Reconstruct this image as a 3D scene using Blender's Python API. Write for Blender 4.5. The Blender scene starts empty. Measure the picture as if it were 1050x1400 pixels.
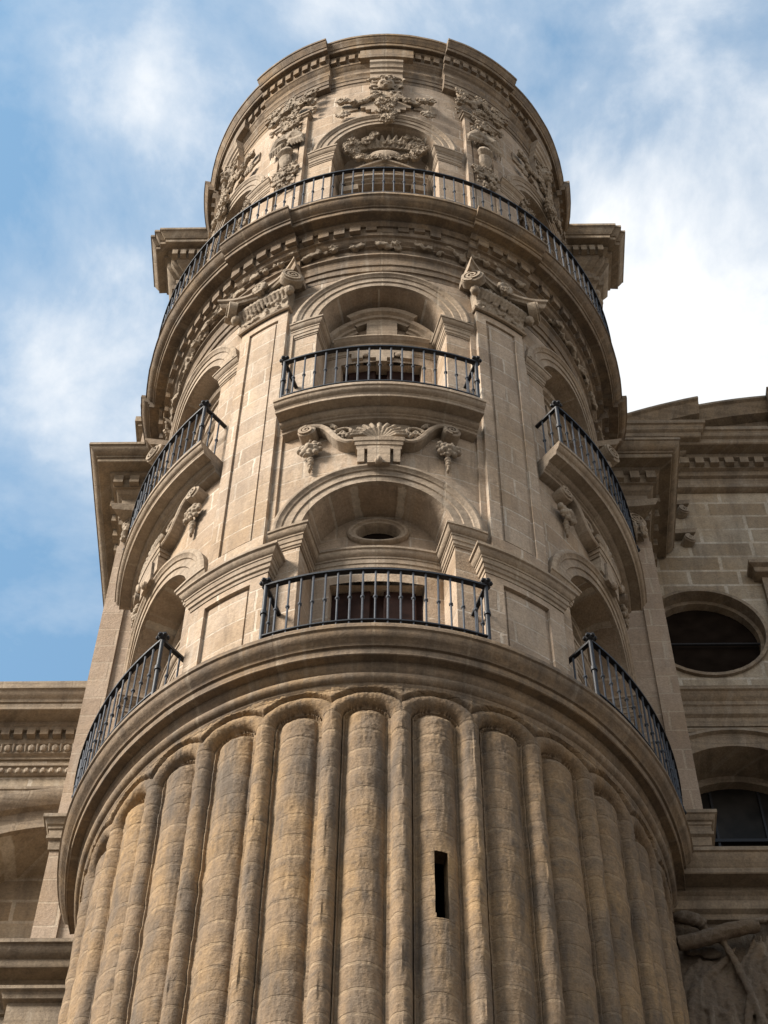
import bpy, bmesh, math, random
from math import sin, cos, radians as RD, pi, sqrt
from mathutils import Vector, Matrix, noise

# ------------------------------------------------------------------ camera, world, sun
AX, AY = -0.41684, 15.0          # plan position of the turret's axis
PH0 = 0.6                        # the centre bay is turned this many degrees off the street axis
SC = bpy.context.scene
COL = SC.collection
cam_d = bpy.data.cameras.new('camera'); cam = bpy.data.objects.new('camera', cam_d); COL.objects.link(cam)
SC.camera = cam
cam_d.sensor_fit = 'VERTICAL'; cam_d.sensor_height = 24.0; cam_d.sensor_width = 18.0
cam_d.lens = 24.0*3055.74/1400.0; cam_d.clip_end = 2000
_pi, _ro, _ya = 1.06103887, 0.0149217241, -0.0263333962
_F = Vector((sin(_ya)*cos(_pi), cos(_ya)*cos(_pi), sin(_pi)))
_R = Vector((cos(_ya), -sin(_ya), 0)); _U = _R.cross(_F)
_R2 = _R*cos(_ro)+_U*sin(_ro); _U2 = -_R*sin(_ro)+_U*cos(_ro)
cam.matrix_world = Matrix(((_R2.x, _U2.x, -_F.x, 0), (_R2.y, _U2.y, -_F.y, 0), (_R2.z, _U2.z, -_F.z, 1.6), (0, 0, 0, 1)))

SUN_EL, SUN_AZ = 40.0, -62.0      # elevation; azimuth from the camera side (-Y), negative = left
sx, sy = sin(RD(SUN_AZ)), -cos(RD(SUN_AZ))
sd = bpy.data.lights.new('sun', 'SUN'); sd.energy = 3.7; sd.angle = RD(18); sd.color = (1.0, 0.925, 0.83)
sun = bpy.data.objects.new('sun', sd); COL.objects.link(sun)
sv = Vector((sx*cos(RD(SUN_EL)), sy*cos(RD(SUN_EL)), sin(RD(SUN_EL))))
sun.rotation_euler = sv.to_track_quat('Z', 'Y').to_euler()
SC.view_settings.view_transform = 'Standard'; SC.view_settings.look = 'None'
SC.view_settings.exposure = 1.14; SC.view_settings.gamma = 1.0
SC.cycles.max_bounces = 5; SC.cycles.diffuse_bounces = 1; SC.cycles.use_denoising = True

W = bpy.data.worlds.new('World'); SC.world = W; W.use_nodes = True
nt = W.node_tree; nt.nodes.clear()
def nd(t, ty, **k):
    n = t.nodes.new(ty)
    for a, b in k.items(): setattr(n, a, b)
    return n
def setin(n, **k):
    for a, b in k.items(): n.inputs[a.replace('_', ' ')].default_value = b
def ramp(t, pts, src):
    n = nd(t, 'ShaderNodeValToRGB'); e = n.color_ramp.elements
    e[0].position, e[0].color = pts[0][0], pts[0][1]
    e[1].position, e[1].color = pts[-1][0], pts[-1][1]
    for p, c in pts[1:-1]:
        q = e.new(p); q.color = c
    t.links.new(src, n.inputs[0]); return n
def g(v): return (v, v, v, 1)
def mth(t, op, a, b=None, c=None, clamp=False):
    n = nd(t, 'ShaderNodeMath', operation=op); n.use_clamp = clamp
    for i, x in enumerate((a, b, c)):
        if x is None: continue
        if isinstance(x, (int, float)): n.inputs[i].default_value = x
        else: t.links.new(x, n.inputs[i])
    return n.outputs[0]
sky = nd(nt, 'ShaderNodeTexSky', sky_type='NISHITA'); sky.sun_disc = False
sky.sun_elevation = RD(SUN_EL); sky.sun_rotation = math.atan2(sx, sy); sky.air_density = 1.0; sky.dust_density = 1.2; sky.ozone_density = 1.6
tc = nd(nt, 'ShaderNodeTexCoord')
mp = nd(nt, 'ShaderNodeMapping'); mp.inputs['Scale'].default_value = (1, 1, 1.5); mp.inputs['Location'].default_value = (0.35, 0.1, 0.2)
nt.links.new(tc.outputs['Generated'], mp.inputs[0])
n1 = nd(nt, 'ShaderNodeTexNoise'); setin(n1, Scale=6.5, Detail=9.0, Roughness=0.58, Distortion=0.25); nt.links.new(mp.outputs[0], n1.inputs['Vector'])
sep = nd(nt, 'ShaderNodeSeparateXYZ'); nt.links.new(tc.outputs['Generated'], sep.inputs[0])
# the cloud bank thickens towards the east (+X) and, as an unseen addition, towards the horizon
# cloud banks: (direction, reach, weight)
bias = None
for dv, reach, wt in (((0.135, 0.42, 0.897), 0.16, 0.44), ((0.14, 0.306, 0.942), 0.10, 0.16), ((-0.162, 0.42, 0.895), 0.07, 0.08), ((-0.105, 0.311, 0.945), 0.055, 0.06), ((-0.163, 0.54, 0.826), 0.05, 0.08)):
    dn = nd(nt, 'ShaderNodeVectorMath', operation='DISTANCE'); nt.links.new(tc.outputs['Generated'], dn.inputs[0]); dn.inputs[1].default_value = dv
    k = mth(nt, 'MULTIPLY', mth(nt, 'SUBTRACT', 1.0, mth(nt, 'DIVIDE', dn.outputs['Value'], reach), clamp=True), wt)
    bias = k if bias is None else mth(nt, 'ADD', bias, k)
low = mth(nt, 'MULTIPLY', mth(nt, 'SUBTRACT', 0.81, sep.outputs[2]), 3.0, clamp=True)   # unseen overcast, added low down to keep the sky fill neutral
cl = mth(nt, 'ADD', mth(nt, 'ADD', n1.outputs[0], bias), mth(nt, 'MULTIPLY', low, 0.4))
clm = ramp(nt, [(0.46, g(0.08)), (0.58, g(.32)), (0.76, g(1))], cl)
mixc = nd(nt, 'ShaderNodeMix', data_type='RGBA'); nt.links.new(clm.outputs[0], mixc.inputs[0])
tint = nd(nt, 'ShaderNodeMix', data_type='RGBA', blend_type='MULTIPLY'); tint.inputs[0].default_value = 1.0
nt.links.new(sky.outputs[0], tint.inputs[6]); tint.inputs[7].default_value = (1.3, 1.85, 1.75, 1); nt.links.new(tint.outputs[2], mixc.inputs[6]); cc = nd(nt, 'ShaderNodeMix', data_type='RGBA'); nt.links.new(low, cc.inputs[0]); cc.inputs[6].default_value = (6.7, 6.85, 7.0, 1); cc.inputs[7].default_value = (4.7, 4.55, 4.35, 1)
nt.links.new(cc.outputs[2], mixc.inputs[7])
bg = nd(nt, 'ShaderNodeBackground'); bg.inputs[1].default_value = 0.07
nt.links.new(mixc.outputs[2], bg.inputs[0])
wo = nd(nt, 'ShaderNodeOutputWorld'); nt.links.new(bg.outputs[0], wo.inputs[0])

# ------------------------------------------------------------------ materials
def stone(name, c1, c2, mortar, ochre=0.3, grime=0.35, bw=0.85, bh=0.41, cyl=True, msz=0.016, bump=0.5, jb=0.25, mfac=0.55, streak=0.35, band=0.0, blockmix=0.85):
    m = bpy.data.materials.new(name); m.use_nodes = True; t = m.node_tree; L = t.links
    b = t.nodes['Principled BSDF']; b.inputs['Roughness'].default_value = 0.92; b.inputs['Specular IOR Level'].default_value = 0.15
    geo = nd(t, 'ShaderNodeNewGeometry')
    sub = nd(t, 'ShaderNodeVectorMath', operation='SUBTRACT'); L.new(geo.outputs['Position'], sub.inputs[0]); sub.inputs[1].default_value = (AX, AY, 0)
    s = nd(t, 'ShaderNodeSeparateXYZ'); L.new(sub.outputs[0], s.inputs[0])
    if cyl:
        u = mth(t, 'MULTIPLY', mth(t, 'ARCTAN2', s.outputs[0], mth(t, 'MULTIPLY', s.outputs[1], -1.0)), 3.0)
    else:
        u = mth(t, 'ADD', s.outputs[0], mth(t, 'MULTIPLY', s.outputs[1], 1.0))
    u = mth(t, 'ADD', u, 111.37)
    nz = nd(t, 'ShaderNodeTexNoise'); setin(nz, Scale=2.3, Detail=4.0, Roughness=0.6); L.new(sub.outputs[0], nz.inputs['Vector'])
    w = mth(t, 'MULTIPLY', mth(t, 'SUBTRACT', nz.outputs[0], 0.5), 0.045)
    cb = nd(t, 'ShaderNodeCombineXYZ'); L.new(mth(t, 'ADD', u, w), cb.inputs[0]); L.new(mth(t, 'ADD', s.outputs[2], w), cb.inputs[1])
    br = nd(t, 'ShaderNodeTexBrick'); L.new(cb.outputs[0], br.inputs['Vector'])
    br.inputs['Color1'].default_value = (*c1, 1); br.inputs['Color2'].default_value = (*c2, 1); br.inputs['Mortar'].default_value = (*mortar, 1)
    setin(br, Scale=1.0, Bias=0.0); br.inputs['Mortar Size'].default_value = msz; br.inputs['Mortar Smooth'].default_value = 0.3
    br.inputs['Brick Width'].default_value = bw; br.inputs['Row Height'].default_value = bh; br.squash = 0.8; br.squash_frequency = 3; br.offset = 0.43
    nom = nd(t, 'ShaderNodeMix', data_type='RGBA'); nom.inputs[6].default_value = (*c1, 1); nom.inputs[7].default_value = (*c2, 1)
    nz0 = nd(t, 'ShaderNodeTexNoise'); setin(nz0, Scale=1.3, Detail=3.0); L.new(sub.outputs[0], nz0.inputs['Vector']); L.new(nz0.outputs[0], nom.inputs[0])
    # the pointing survives only in places
    nm = nd(t, 'ShaderNodeTexNoise'); setin(nm, Scale=1.1, Detail=5.0, Roughness=0.7); L.new(cb.outputs[0], nm.inputs['Vector'])
    mk = ramp(t, [(0.38, g(0.25*mfac)), (0.62, g(mfac))], nm.outputs[0])
    mx = nd(t, 'ShaderNodeMix', data_type='RGBA'); L.new(br.outputs['Fac'], mx.inputs[0])
    blk = nd(t, 'ShaderNodeMix', data_type='RGBA'); blk.inputs[0].default_value = blockmix; L.new(nom.outputs[2], blk.inputs[6]); L.new(br.outputs['Color'], blk.inputs[7])
    mm = mth(t, 'MULTIPLY', br.outputs['Fac'], mk.outputs[0]); L.new(mm, mx.inputs[0]); 
    # block colour without mortar: where Fac is 1 fall back to the blend
    inv = nd(t, 'ShaderNodeMix', data_type='RGBA'); L.new(br.outputs['Fac'], inv.inputs[0]); L.new(blk.outputs[2], inv.inputs[6]); L.new(nom.outputs[2], inv.inputs[7])
    L.new(inv.outputs[2], mx.inputs[6]); mx.inputs[7].default_value = (*mortar, 1)
    # ochre veins
    no = nd(t, 'ShaderNodeTexNoise'); setin(no, Scale=0.9, Detail=6.0, Roughness=0.62); L.new(sub.outputs[0], no.inputs['Vector'])
    om = ramp(t, [(0.45, g(0)), (0.7, g(ochre))], no.outputs[0])
    mo = nd(t, 'ShaderNodeMix', data_type='RGBA'); L.new(om.outputs[0], mo.inputs[0]); L.new(mx.outputs[2], mo.inputs[6]); mo.inputs[7].default_value = (0.43, 0.27, 0.12, 1)
    # grime: cloudy and in runs down the wall
    sc = nd(t, 'ShaderNodeMapping'); sc.inputs['Scale'].default_value = (2.2, 2.2, 0.45); L.new(sub.outputs[0], sc.inputs[0])
    ng = nd(t, 'ShaderNodeTexNoise'); setin(ng, Scale=1.6, Detail=7.0, Roughness=0.68); L.new(sc.outputs[0], ng.inputs['Vector'])
    ng2 = nd(t, 'ShaderNodeTexNoise'); setin(ng2, Scale=6.5, Detail=6.0, Roughness=0.7); L.new(sub.outputs[0], ng2.inputs['Vector'])
    gm = ramp(t, [(0.45, g(0)), (0.64, g(grime))], ng.outputs[0])
    gm2 = ramp(t, [(0.48, g(0)), (0.70, g(grime*0.9))], ng2.outputs[0])
    ga = mth(t, 'MAXIMUM', gm.outputs[0], gm2.outputs[0])
    mg = nd(t, 'ShaderNodeMix', data_type='RGBA'); L.new(ga, mg.inputs[0]); L.new(mo.outputs[2], mg.inputs[6]); mg.inputs[7].default_value = (0.115, 0.095, 0.078, 1)
    # lime and rain streaks running down
    ss = nd(t, 'ShaderNodeCombineXYZ'); L.new(mth(t, 'MULTIPLY', u, 7.0), ss.inputs[0]); L.new(mth(t, 'MULTIPLY', s.outputs[2], 0.55), ss.inputs[1])
    nk = nd(t, 'ShaderNodeTexNoise'); setin(nk, Scale=1.0, Detail=5.0, Roughness=0.65); L.new(ss.outputs[0], nk.inputs['Vector'])
    k1 = ramp(t, [(0.54, g(0)), (0.72, g(streak))], nk.outputs[0]); k2 = ramp(t, [(0.26, g(streak*1.1)), (0.42, g(0))], nk.outputs[0])
    mk1 = nd(t, 'ShaderNodeMix', data_type='RGBA'); L.new(k1.outputs[0], mk1.inputs[0]); L.new(mg.outputs[2], mk1.inputs[6]); mk1.inputs[7].default_value = (0.52, 0.46, 0.38, 1)
    mk2 = nd(t, 'ShaderNodeMix', data_type='RGBA'); L.new(k2.outputs[0], mk2.inputs[0]); L.new(mk1.outputs[2], mk2.inputs[6]); mk2.inputs[7].default_value = (0.14, 0.105, 0.075, 1)
    mg = mk2
    if band:
        sb = nd(t, 'ShaderNodeCombineXYZ'); L.new(mth(t, 'MULTIPLY', u, 0.45), sb.inputs[0]); L.new(mth(t, 'MULTIPLY', s.outputs[2], 13.0), sb.inputs[1])
        nb = nd(t, 'ShaderNodeTexNoise'); setin(nb, Scale=1.0, Detail=4.0, Roughness=0.6); L.new(sb.outputs[0], nb.inputs['Vector'])
        kb = ramp(t, [(0.46, g(0)), (0.62, g(band))], nb.outputs[0])
        mbn = nd(t, 'ShaderNodeMix', data_type='RGBA'); L.new(kb.outputs[0], mbn.inputs[0]); L.new(mg.outputs[2], mbn.inputs[6]); mbn.inputs[7].default_value = (0.11, 0.08, 0.055, 1)
        mg = mbn
    # speckle
    ns = nd(t, 'ShaderNodeTexNoise'); setin(ns, Scale=34.0, Detail=4.0, Roughness=0.7); L.new(sub.outputs[0], ns.inputs['Vector'])
    sr = ramp(t, [(0.3, g(0.78)), (0.7, g(1.16))], ns.outputs[0])
    ml = nd(t, 'ShaderNodeMix', data_type='RGBA', blend_type='MULTIPLY'); ml.inputs[0].default_value = 1.0; L.new(mg.outputs[2], ml.inputs[6]); L.new(sr.outputs[0], ml.inputs[7])
    L.new(ml.outputs[2], b.inputs['Base Color'])
    # relief: pores, joints, worn waves
    h = mth(t, 'ADD', mth(t, 'MULTIPLY', ns.outputs[0], 0.35), mth(t, 'MULTIPLY', ng2.outputs[0], 0.9))
    h = mth(t, 'SUBTRACT', h, mth(t, 'MULTIPLY', br.outputs['Fac'], jb))
    bp = nd(t, 'ShaderNodeBump'); setin(bp, Strength=bump, Distance=0.03); L.new(h, bp.inputs['Height']); L.new(bp.outputs[0], b.inputs['Normal'])
    return m
def plain(name, c, rough=0.6, metal=0.0, nscale=20, var=0.25, spec=0.4):
    m = bpy.data.materials.new(name); m.use_nodes = True; t = m.node_tree; L = t.links
    b = t.nodes['Principled BSDF']; b.inputs['Roughness'].default_value = rough; b.inputs['Metallic'].default_value = metal; b.inputs['Specular IOR Level'].default_value = spec
    tcx = nd(t, 'ShaderNodeTexCoord'); n = nd(t, 'ShaderNodeTexNoise'); setin(n, Scale=nscale, Detail=5.0); L.new(tcx.outputs['Object'], n.inputs['Vector'])
    a = tuple(x*(1-var) for x in c); d = tuple(min(1, x*(1+var)) for x in c)
    r = ramp(t, [(0.3, (*a, 1)), (0.7, (*d, 1))], n.outputs[0]); L.new(r.outputs[0], b.inputs['Base Color'])
    bp = nd(t, 'ShaderNodeBump'); setin(bp, Strength=0.25, Distance=0.01); L.new(n.outputs[0], bp.inputs['Height']); L.new(bp.outputs[0], b.inputs['Normal'])
    return m
M = {}
M['wall'] = stone('ashlar_sandstone', (0.52, 0.41, 0.31), (0.36, 0.27, 0.195), (0.66, 0.58, 0.48), ochre=0.3, grime=0.3, mfac=1.0, streak=0.5, bump=0.75)
M['wall_grey'] = stone('ashlar_greyed', (0.41, 0.335, 0.25), (0.33, 0.27, 0.205), (0.55, 0.48, 0.38), ochre=0.22, grime=0.5, mfac=0.35)
M['shaft'] = stone('weathered_shaft_stone', (0.31, 0.22, 0.14), (0.22, 0.155, 0.098), (0.42, 0.31, 0.20), ochre=0.6, grime=0.8, bw=500.0, bh=0.30, msz=0.022, mfac=0.6, bump=1.0, jb=0.3, band=0.0, blockmix=0.5, streak=0.12)
M['corn'] = stone('cornice_stone', (0.31, 0.235, 0.165), (0.21, 0.155, 0.11), (0.42, 0.34, 0.25), ochre=0.45, grime=0.75, bw=1.1, bh=50.0, mfac=0.6, band=0.55)
M['trim'] = stone('moulding_stone', (0.46, 0.37, 0.28), (0.37, 0.29, 0.215), (0.52, 0.44, 0.34), ochre=0.2, grime=0.4, bw=0.95, bh=50.0, mfac=0.6, band=0.3)
M['carve'] = stone('carved_stone', (0.43, 0.35, 0.265), (0.33, 0.265, 0.20), (0.38, 0.31, 0.24), ochre=0.12, grime=0.5, bw=50, bh=50, mfac=0.0, bump=0.8)
M['pier'] = stone('pier_ashlar', (0.48, 0.375, 0.285), (0.36, 0.27, 0.20), (0.56, 0.48, 0.37), ochre=0.25, grime=0.25, cyl=False)
M['church'] = stone('church_wall_ashlar', (0.50, 0.42, 0.32), (0.31, 0.24, 0.165), (0.66, 0.59, 0.49), ochre=0.35, grime=0.45, bw=0.95, bh=0.42, cyl=False, msz=0.03, mfac=1.0)
M['ctrim'] = stone('church_moulding', (0.37, 0.295, 0.215), (0.30, 0.235, 0.17), (0.44, 0.36, 0.27), ochre=0.25, grime=0.55, bw=1.2, bh=50, cyl=False, mfac=0.5, band=0.35)
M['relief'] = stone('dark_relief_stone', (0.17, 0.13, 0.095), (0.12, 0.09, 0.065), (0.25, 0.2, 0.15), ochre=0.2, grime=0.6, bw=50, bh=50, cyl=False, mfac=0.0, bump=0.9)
M['iron'] = plain('blackened_iron', (0.05, 0.057, 0.072), 0.75, 0.05, 30, 0.3, 0.35)
M['irondark'] = plain('black_iron', (0.014, 0.014, 0.017), 0.55, 0.3, 30, 0.3)
M['wood'] = plain('dark_red_timber', (0.024, 0.011, 0.008), 0.8, 0, 8, 0.4, 0.08)
M['void'] = plain('interior_shade', (0.018, 0.013, 0.010), 0.95, 0, 4, 0.3, 0.0)  # shade of the unlit openings, put into the colour of their fills
M['glass'] = plain('dusty_window_glass', (0.016, 0.014, 0.012), 0.5, 0, 3, 0.7, 0.12)
M['ground'] = plain('street_paving', (0.07, 0.06, 0.05), 0.9, 0, 0.6, 0.3, 0.2)

# ------------------------------------------------------------------ mesh kit
def jit(p, a):
    if a <= 0: return p
    q = Vector(p)
    n1 = noise.noise_vector(q*1.7); n2 = noise.noise_vector(q*7.0+Vector((9, 3, 5)))
    return (p[0]+a*(n1.x+.6*n2.x), p[1]+a*(n1.y+.6*n2.y), p[2]+a*(n1.z+.6*n2.z))
class MB:
    def __init__(s): s.v = []; s.f = []
    def add(s, vs, fs):
        o = len(s.v); s.v += [tuple(x) for x in vs]; s.f += [tuple(i+o for i in f) for f in fs]; return s
    def rows(s, R, closed=False, cap=False):
        "R = list of rows of equal length"
        n, m = len(R), len(R[0]); vs = [p for r in R for p in r]; fs = []
        for i in range(n-1):
            for j in range(m if closed else m-1):
                k = (j+1) % m; fs.append((i*m+j, i*m+k, (i+1)*m+k, (i+1)*m+j))
        if cap: fs.append(tuple(range(m-1, -1, -1))); fs.append(tuple((n-1)*m+j for j in range(m)))
        return s.add(vs, fs)
    def box(s, x0, x1, y0, y1, z0, z1):
        return s.hexa([(x0, y0, z0), (x1, y0, z0), (x1, y1, z0), (x0, y1, z0), (x0, y0, z1), (x1, y0, z1), (x1, y1, z1), (x0, y1, z1)])
    def hexa(s, v):
        return s.add(v, [(0, 3, 2, 1), (4, 5, 6, 7), (0, 1, 5, 4), (1, 2, 6, 5), (2, 3, 7, 6), (3, 0, 4, 7)])
    def tube(s, pts, rad, n=8, cap=True):
        pts = [Vector(p) for p in pts]; R = []
        rr = rad if isinstance(rad, (list, tuple)) else [rad]*len(pts)
        for i, p in enumerate(pts):
            d = (pts[min(i+1, len(pts)-1)]-pts[max(i-1, 0)]).normalized()
            a = Vector((0, 0, 1)) if abs(d.z) < .9 else Vector((1, 0, 0))
            u = d.cross(a).normalized(); w = d.cross(u)
            R.append([tuple(p+(u*cos(2*pi*k/n)+w*sin(2*pi*k/n))*rr[i]) for k in range(n)])
        return s.rows(R, True, cap)
    def ball(s, c, r, M3=None, nu=8, nv=6):
        c = Vector(c); r = Vector(r if isinstance(r, (tuple, list, Vector)) else (r, r, r)); R = []
        for i in range(nv+1):
            t = pi*i/nv+1e-4*(1 if i == 0 else (-1 if i == nv else 0)); row = []
            for k in range(nu):
                a = 2*pi*k/nu; q = Vector((r.x*sin(t)*cos(a), r.y*sin(t)*sin(a), r.z*cos(t)))
                if M3: q = M3 @ q
                row.append(tuple(c+q))
            R.append(row)
        return s.rows(R, True, True)
    def build(s, name, mat, parent=None, smooth=35, j=0.0, label=None, loc=(0, 0, 0), fix=True):
        me = bpy.data.meshes.new(name)
        vs = [jit(p, j) for p in s.v] if j else s.v
        me.from_pydata(vs, [], s.f); me.update()
        if fix:
            bm = bmesh.new(); bm.from_mesh(me); bmesh.ops.remove_doubles(bm, verts=bm.verts, dist=1e-4)
            bmesh.ops.recalc_face_normals(bm, faces=bm.faces); bm.to_mesh(me); bm.free()
        me.materials.append(M[mat]); shade(me, smooth)
        o = bpy.data.objects.new(name, me); COL.objects.link(o); o.location = loc
        if parent: o.parent = parent
        if label: o['label'] = label
        return o
def shade(me, ang):
    if ang:
        me.polygons.foreach_set('use_smooth', [True]*len(me.polygons)); me.set_sharp_from_angle(angle=RD(ang)); me.update()
def flatten(mb, r0, k):
    "press the carving back towards the wall: low relief"
    out = []
    for x, y, z in mb.v:
        q = math.hypot(x, y); f = (r0+(q-r0)*(k if q > r0 else 1))/q; out.append((x*f, y*f, z))
    mb.v = out
def remesh(o, vox, j=0.0):
    md = o.modifiers.new('r', 'REMESH'); md.mode = 'VOXEL'; md.voxel_size = vox; md.use_smooth_shade = True
    dg = bpy.context.evaluated_depsgraph_get(); dg.update()
    me = bpy.data.meshes.new_from_object(o.evaluated_get(dg)); o.modifiers.clear()
    mt = o.data.materials[0]; old = o.data; o.data = me; bpy.data.meshes.remove(old)
    me.materials.clear(); me.materials.append(mt)
    if j:
        for v in me.vertices: v.co = Vector(jit(v.co*3, j*3))/3 if False else v.co+noise.noise_vector(v.co*18)*j
    me.polygons.foreach_set('use_smooth', [True]*len(me.polygons)); me.update()
    return o
FR = random.Random(1234)
def foliate(mb, c, s, e=1.0):
    "a knob of carved leafage: core with small curled lobes round it"
    c = Vector(c)
    if s < .038: mb.ball(c, (s, s, s*e), nu=6, nv=5); return
    mb.ball(c, (s*.72, s*.72, s*.72*e), nu=8, nv=6)
    out = Vector((c.x, c.y, 0)).normalized(); n = 6 if s < .08 else 10
    t0 = FR.uniform(0, 6)
    for k in range(n):
        t = t0+2*pi*k/n; tg = Vector((-out.y, out.x, 0)); d = tg*cos(t)+Vector((0, 0, e*sin(t)))
        p = c+d*s*.62+out*s*.35; q = c+d*s*1.12+out*s*FR.uniform(.35, .7)
        mb.tube([p, (p+q)/2+out*s*.12, q], [s*.20, s*.26, s*.10], 5)
    for k in range(3): mb.ball(c+out*s*.75+Vector((FR.uniform(-.4, .4), FR.uniform(-.4, .4), FR.uniform(-.5, .5)))*s, s*.2, nu=5, nv=4)
def P(ph, r, z):
    a = RD(ph+PH0); return (r*sin(a), -r*cos(a), z)
def frame(ph, r, z, tilt=0.0):
    "matrix: local x = tangent (right), y = outward, z = up"
    a = RD(ph+PH0); t = Vector((cos(a), sin(a), 0)); n = Vector((sin(a), -cos(a), 0)); o = Vector(P(ph, r, z))
    m = Matrix(((t.x, n.x, 0, o.x), (t.y, n.y, 0, o.y), (0, 0, 1, o.z), (0, 0, 0, 1)))
    return m @ Matrix.Rotation(RD(tilt), 4, 'X') if tilt else m
def rng(a, b, step):
    n = max(1, int(math.ceil(abs(b-a)/step))); return [a+(b-a)*i/n for i in range(n+1)]
def ring(mb, prof, path):
    "prof: closed list of (r, z); path: list of (phi, extra) - extra pushes the outer points out"
    R = []
    for ph, ex in path:
        R.append([P(ph, r+(ex if r > 2.7 else 0), z) for r, z in prof])
    return mb.rows(R, True, True)
def bpath(a, b, ress=(), step=2.5, ex=0.08):
    "path with broken-out stretches (centre, half width)"
    ev = sorted([x for c, h in ress for x in (c-h, c+h)]); pts = [a]+[e for e in ev if a < e < b]+[b]; out = []
    for p, q in zip(pts, pts[1:]):
        m = (p+q)/2; e = ex if any(c-h < m < c+h for c, h in ress) else 0.0
        out += [(x, e) for x in rng(p, q, step)]
    return out
def thing(name, label, cat, loc=(0, 0, 0), group=None):
    o = bpy.data.objects.new(name, None); COL.objects.link(o); o.location = loc; o['label'] = label; o['category'] = cat
    if group: o['group'] = group
    return o
def holed(mb, fn, us, z0, z1, inside, zb, zt, zs=1.2):
    for u, v in zip(us, us[1:]):
        m = (u+v)/2
        def col(a0, b0, a1, b1):
            if b0-a0 < 1e-5 and b1-a1 < 1e-5: return
            n = max(1, int(max(b0-a0, b1-a1)/zs))
            mb.rows([[fn(u, a0+(b0-a0)*k/n) for k in range(n+1)], [fn(v, a1+(b1-a1)*k/n) for k in range(n+1)]])
        if inside(m):
            col(zt(u), z1, zt(v), z1)
            if zb: col(z0, zb(u), z0, zb(v))
        else: col(z0, z1, z0, z1)
def cosx(c, a, n=16): return [c-a*cos(pi*i/n) for i in range(n+1)]

TOWER = thing('round_stair_tower', 'tall round sandstone stair tower with fluted base, three tiers of arched niches and carved cornices', 'tower', (AX, AY, 0))
BAYS = (-62.5, 0.0, 62.5); PILS = (-93.75, -31.25, 31.25, 93.75)
def D2R(d): return RD(d)

# ------------------------------------------------------------------ fluted shaft
def shaft():
    Rw, cw = 3.0, 12.857; w = Rw*RD(cw)/2; zc, bz = 19.19, 0.27
    cen = -1.3
    dph = 0.165; phs = [-100+dph*i for i in range(int(200/dph)+1)]
    zs = [0.0, 3, 6, 9, 11, 12.5, 13.6]+[13.9+0.06*i for i in range(82)]; zs = [z for z in zs if z < 18.75]+[18.75+.014*i for i in range(62)]
    ellx = [(w*cos(pi*k/36), zc+bz*sin(pi*k/36)) for k in range(37)]
    R = []
    for z in zs:
        row = []
        for ph in phs:
            t = (ph-cen)/cw; k = math.floor(t+.5); u = (t-k)*cw*RD(1)*Rw; au = abs(u)
            # distance to the rib's centre line
            if z <= zc: d = w-au; up = False
            else:
                d = min(sqrt((u-x)**2+(z-y)**2) for x, y in ellx)
                up = (u/w)**2+((z-zc)/bz)**2 > 1.0
            if up and d > 0.06: h = 0.0+0.07*min(1, (d-.06)/.03)
            else:
                base = -0.095
                if d < 0.104: base = -0.085
                elif d < 0.124: base = -0.045
                rb = 0.0 if d > 0.1 else 0.125*sqrt(max(0, 1-(d/0.1)**2))
                h = max(base, -0.075+rb)
                # reed: follows the flute's outline, arch included
                if not up and d > 0.142:
                    e_ = min(1, (d-.142)/.19); h = max(h, -0.105+0.125*(1-(1-e_)**2)**.55)
            # slow erosion in courses plus pitting
            q = Vector((u*.6+k*3.1, ph*.02, z))
            e = 0.013*noise.noise(Vector((ph*.09, z*4.2, 2.0+k)))+0.009*noise.noise(Vector((ph*.12, z*2.0, k*.7)))+0.007*noise.noise(Vector((ph*.45, z*8.5, 4)))
            e += 0.006*noise.noise(Vector((ph*1.8, z*22, 1)))
            cz = ((z+0.012*noise.noise(Vector((ph*.2, z, 0)))) % 0.30)/0.30
            e -= 0.007*abs(2*cz-1)**7*(0.6+noise.noise(Vector((k*1.3, math.floor(z/.3), 3))))
            row.append(P(ph, Rw+h+e-0.02, z))
        R.append(row)
    mb = MB(); n, m = len(R), len(R[0])
    mb.v = [p for r in R for p in r]
    sl0, sl1, sz0, sz1 = 10.6, 12.9, 16.24, 17.16
    for i in range(n-1):
        for k in range(m-1):
            pm = (phs[k]+phs[k+1])/2; zm = (zs[i]+zs[i+1])/2
            if sl0+.12*(16.6-zm) < pm < sl1-.08*(zm-16.6) and sz0 < zm < sz1: continue
            mb.f.append((i*m+k, i*m+k+1, (i+1)*m+k+1, (i+1)*m+k))
    o = mb.build('fluted_shaft', 'shaft', TOWER, smooth=50, fix=False)
    s = MB()
    c = [(sl0-.25, sz0-.06), (sl1+.2, sz0-.06), (sl1+.2, sz1+.06), (sl0-.25, sz1+.06)]
    s.rows([[P(a, 2.985, z) for a, z in c], [P(a, 2.4, z) for a, z in c]], True, False); s.add([P(a, 2.4, z) for a, z in c], [(0, 1, 2, 3)])
    # only the inward reveal, its outer edge buried in the reed
    for i in range(4): s.v[i] = P(c[i][0], 2.80, c[i][1])
    li = MB(); li.rows([[P(a, rr, z) for a, z in c] for rr in (2.955, 2.79)], True); li.build('slit_reveal', 'shaft', o, fix=False)
    s.build('window_slit', 'void', o, fix=False)
shaft()

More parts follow.
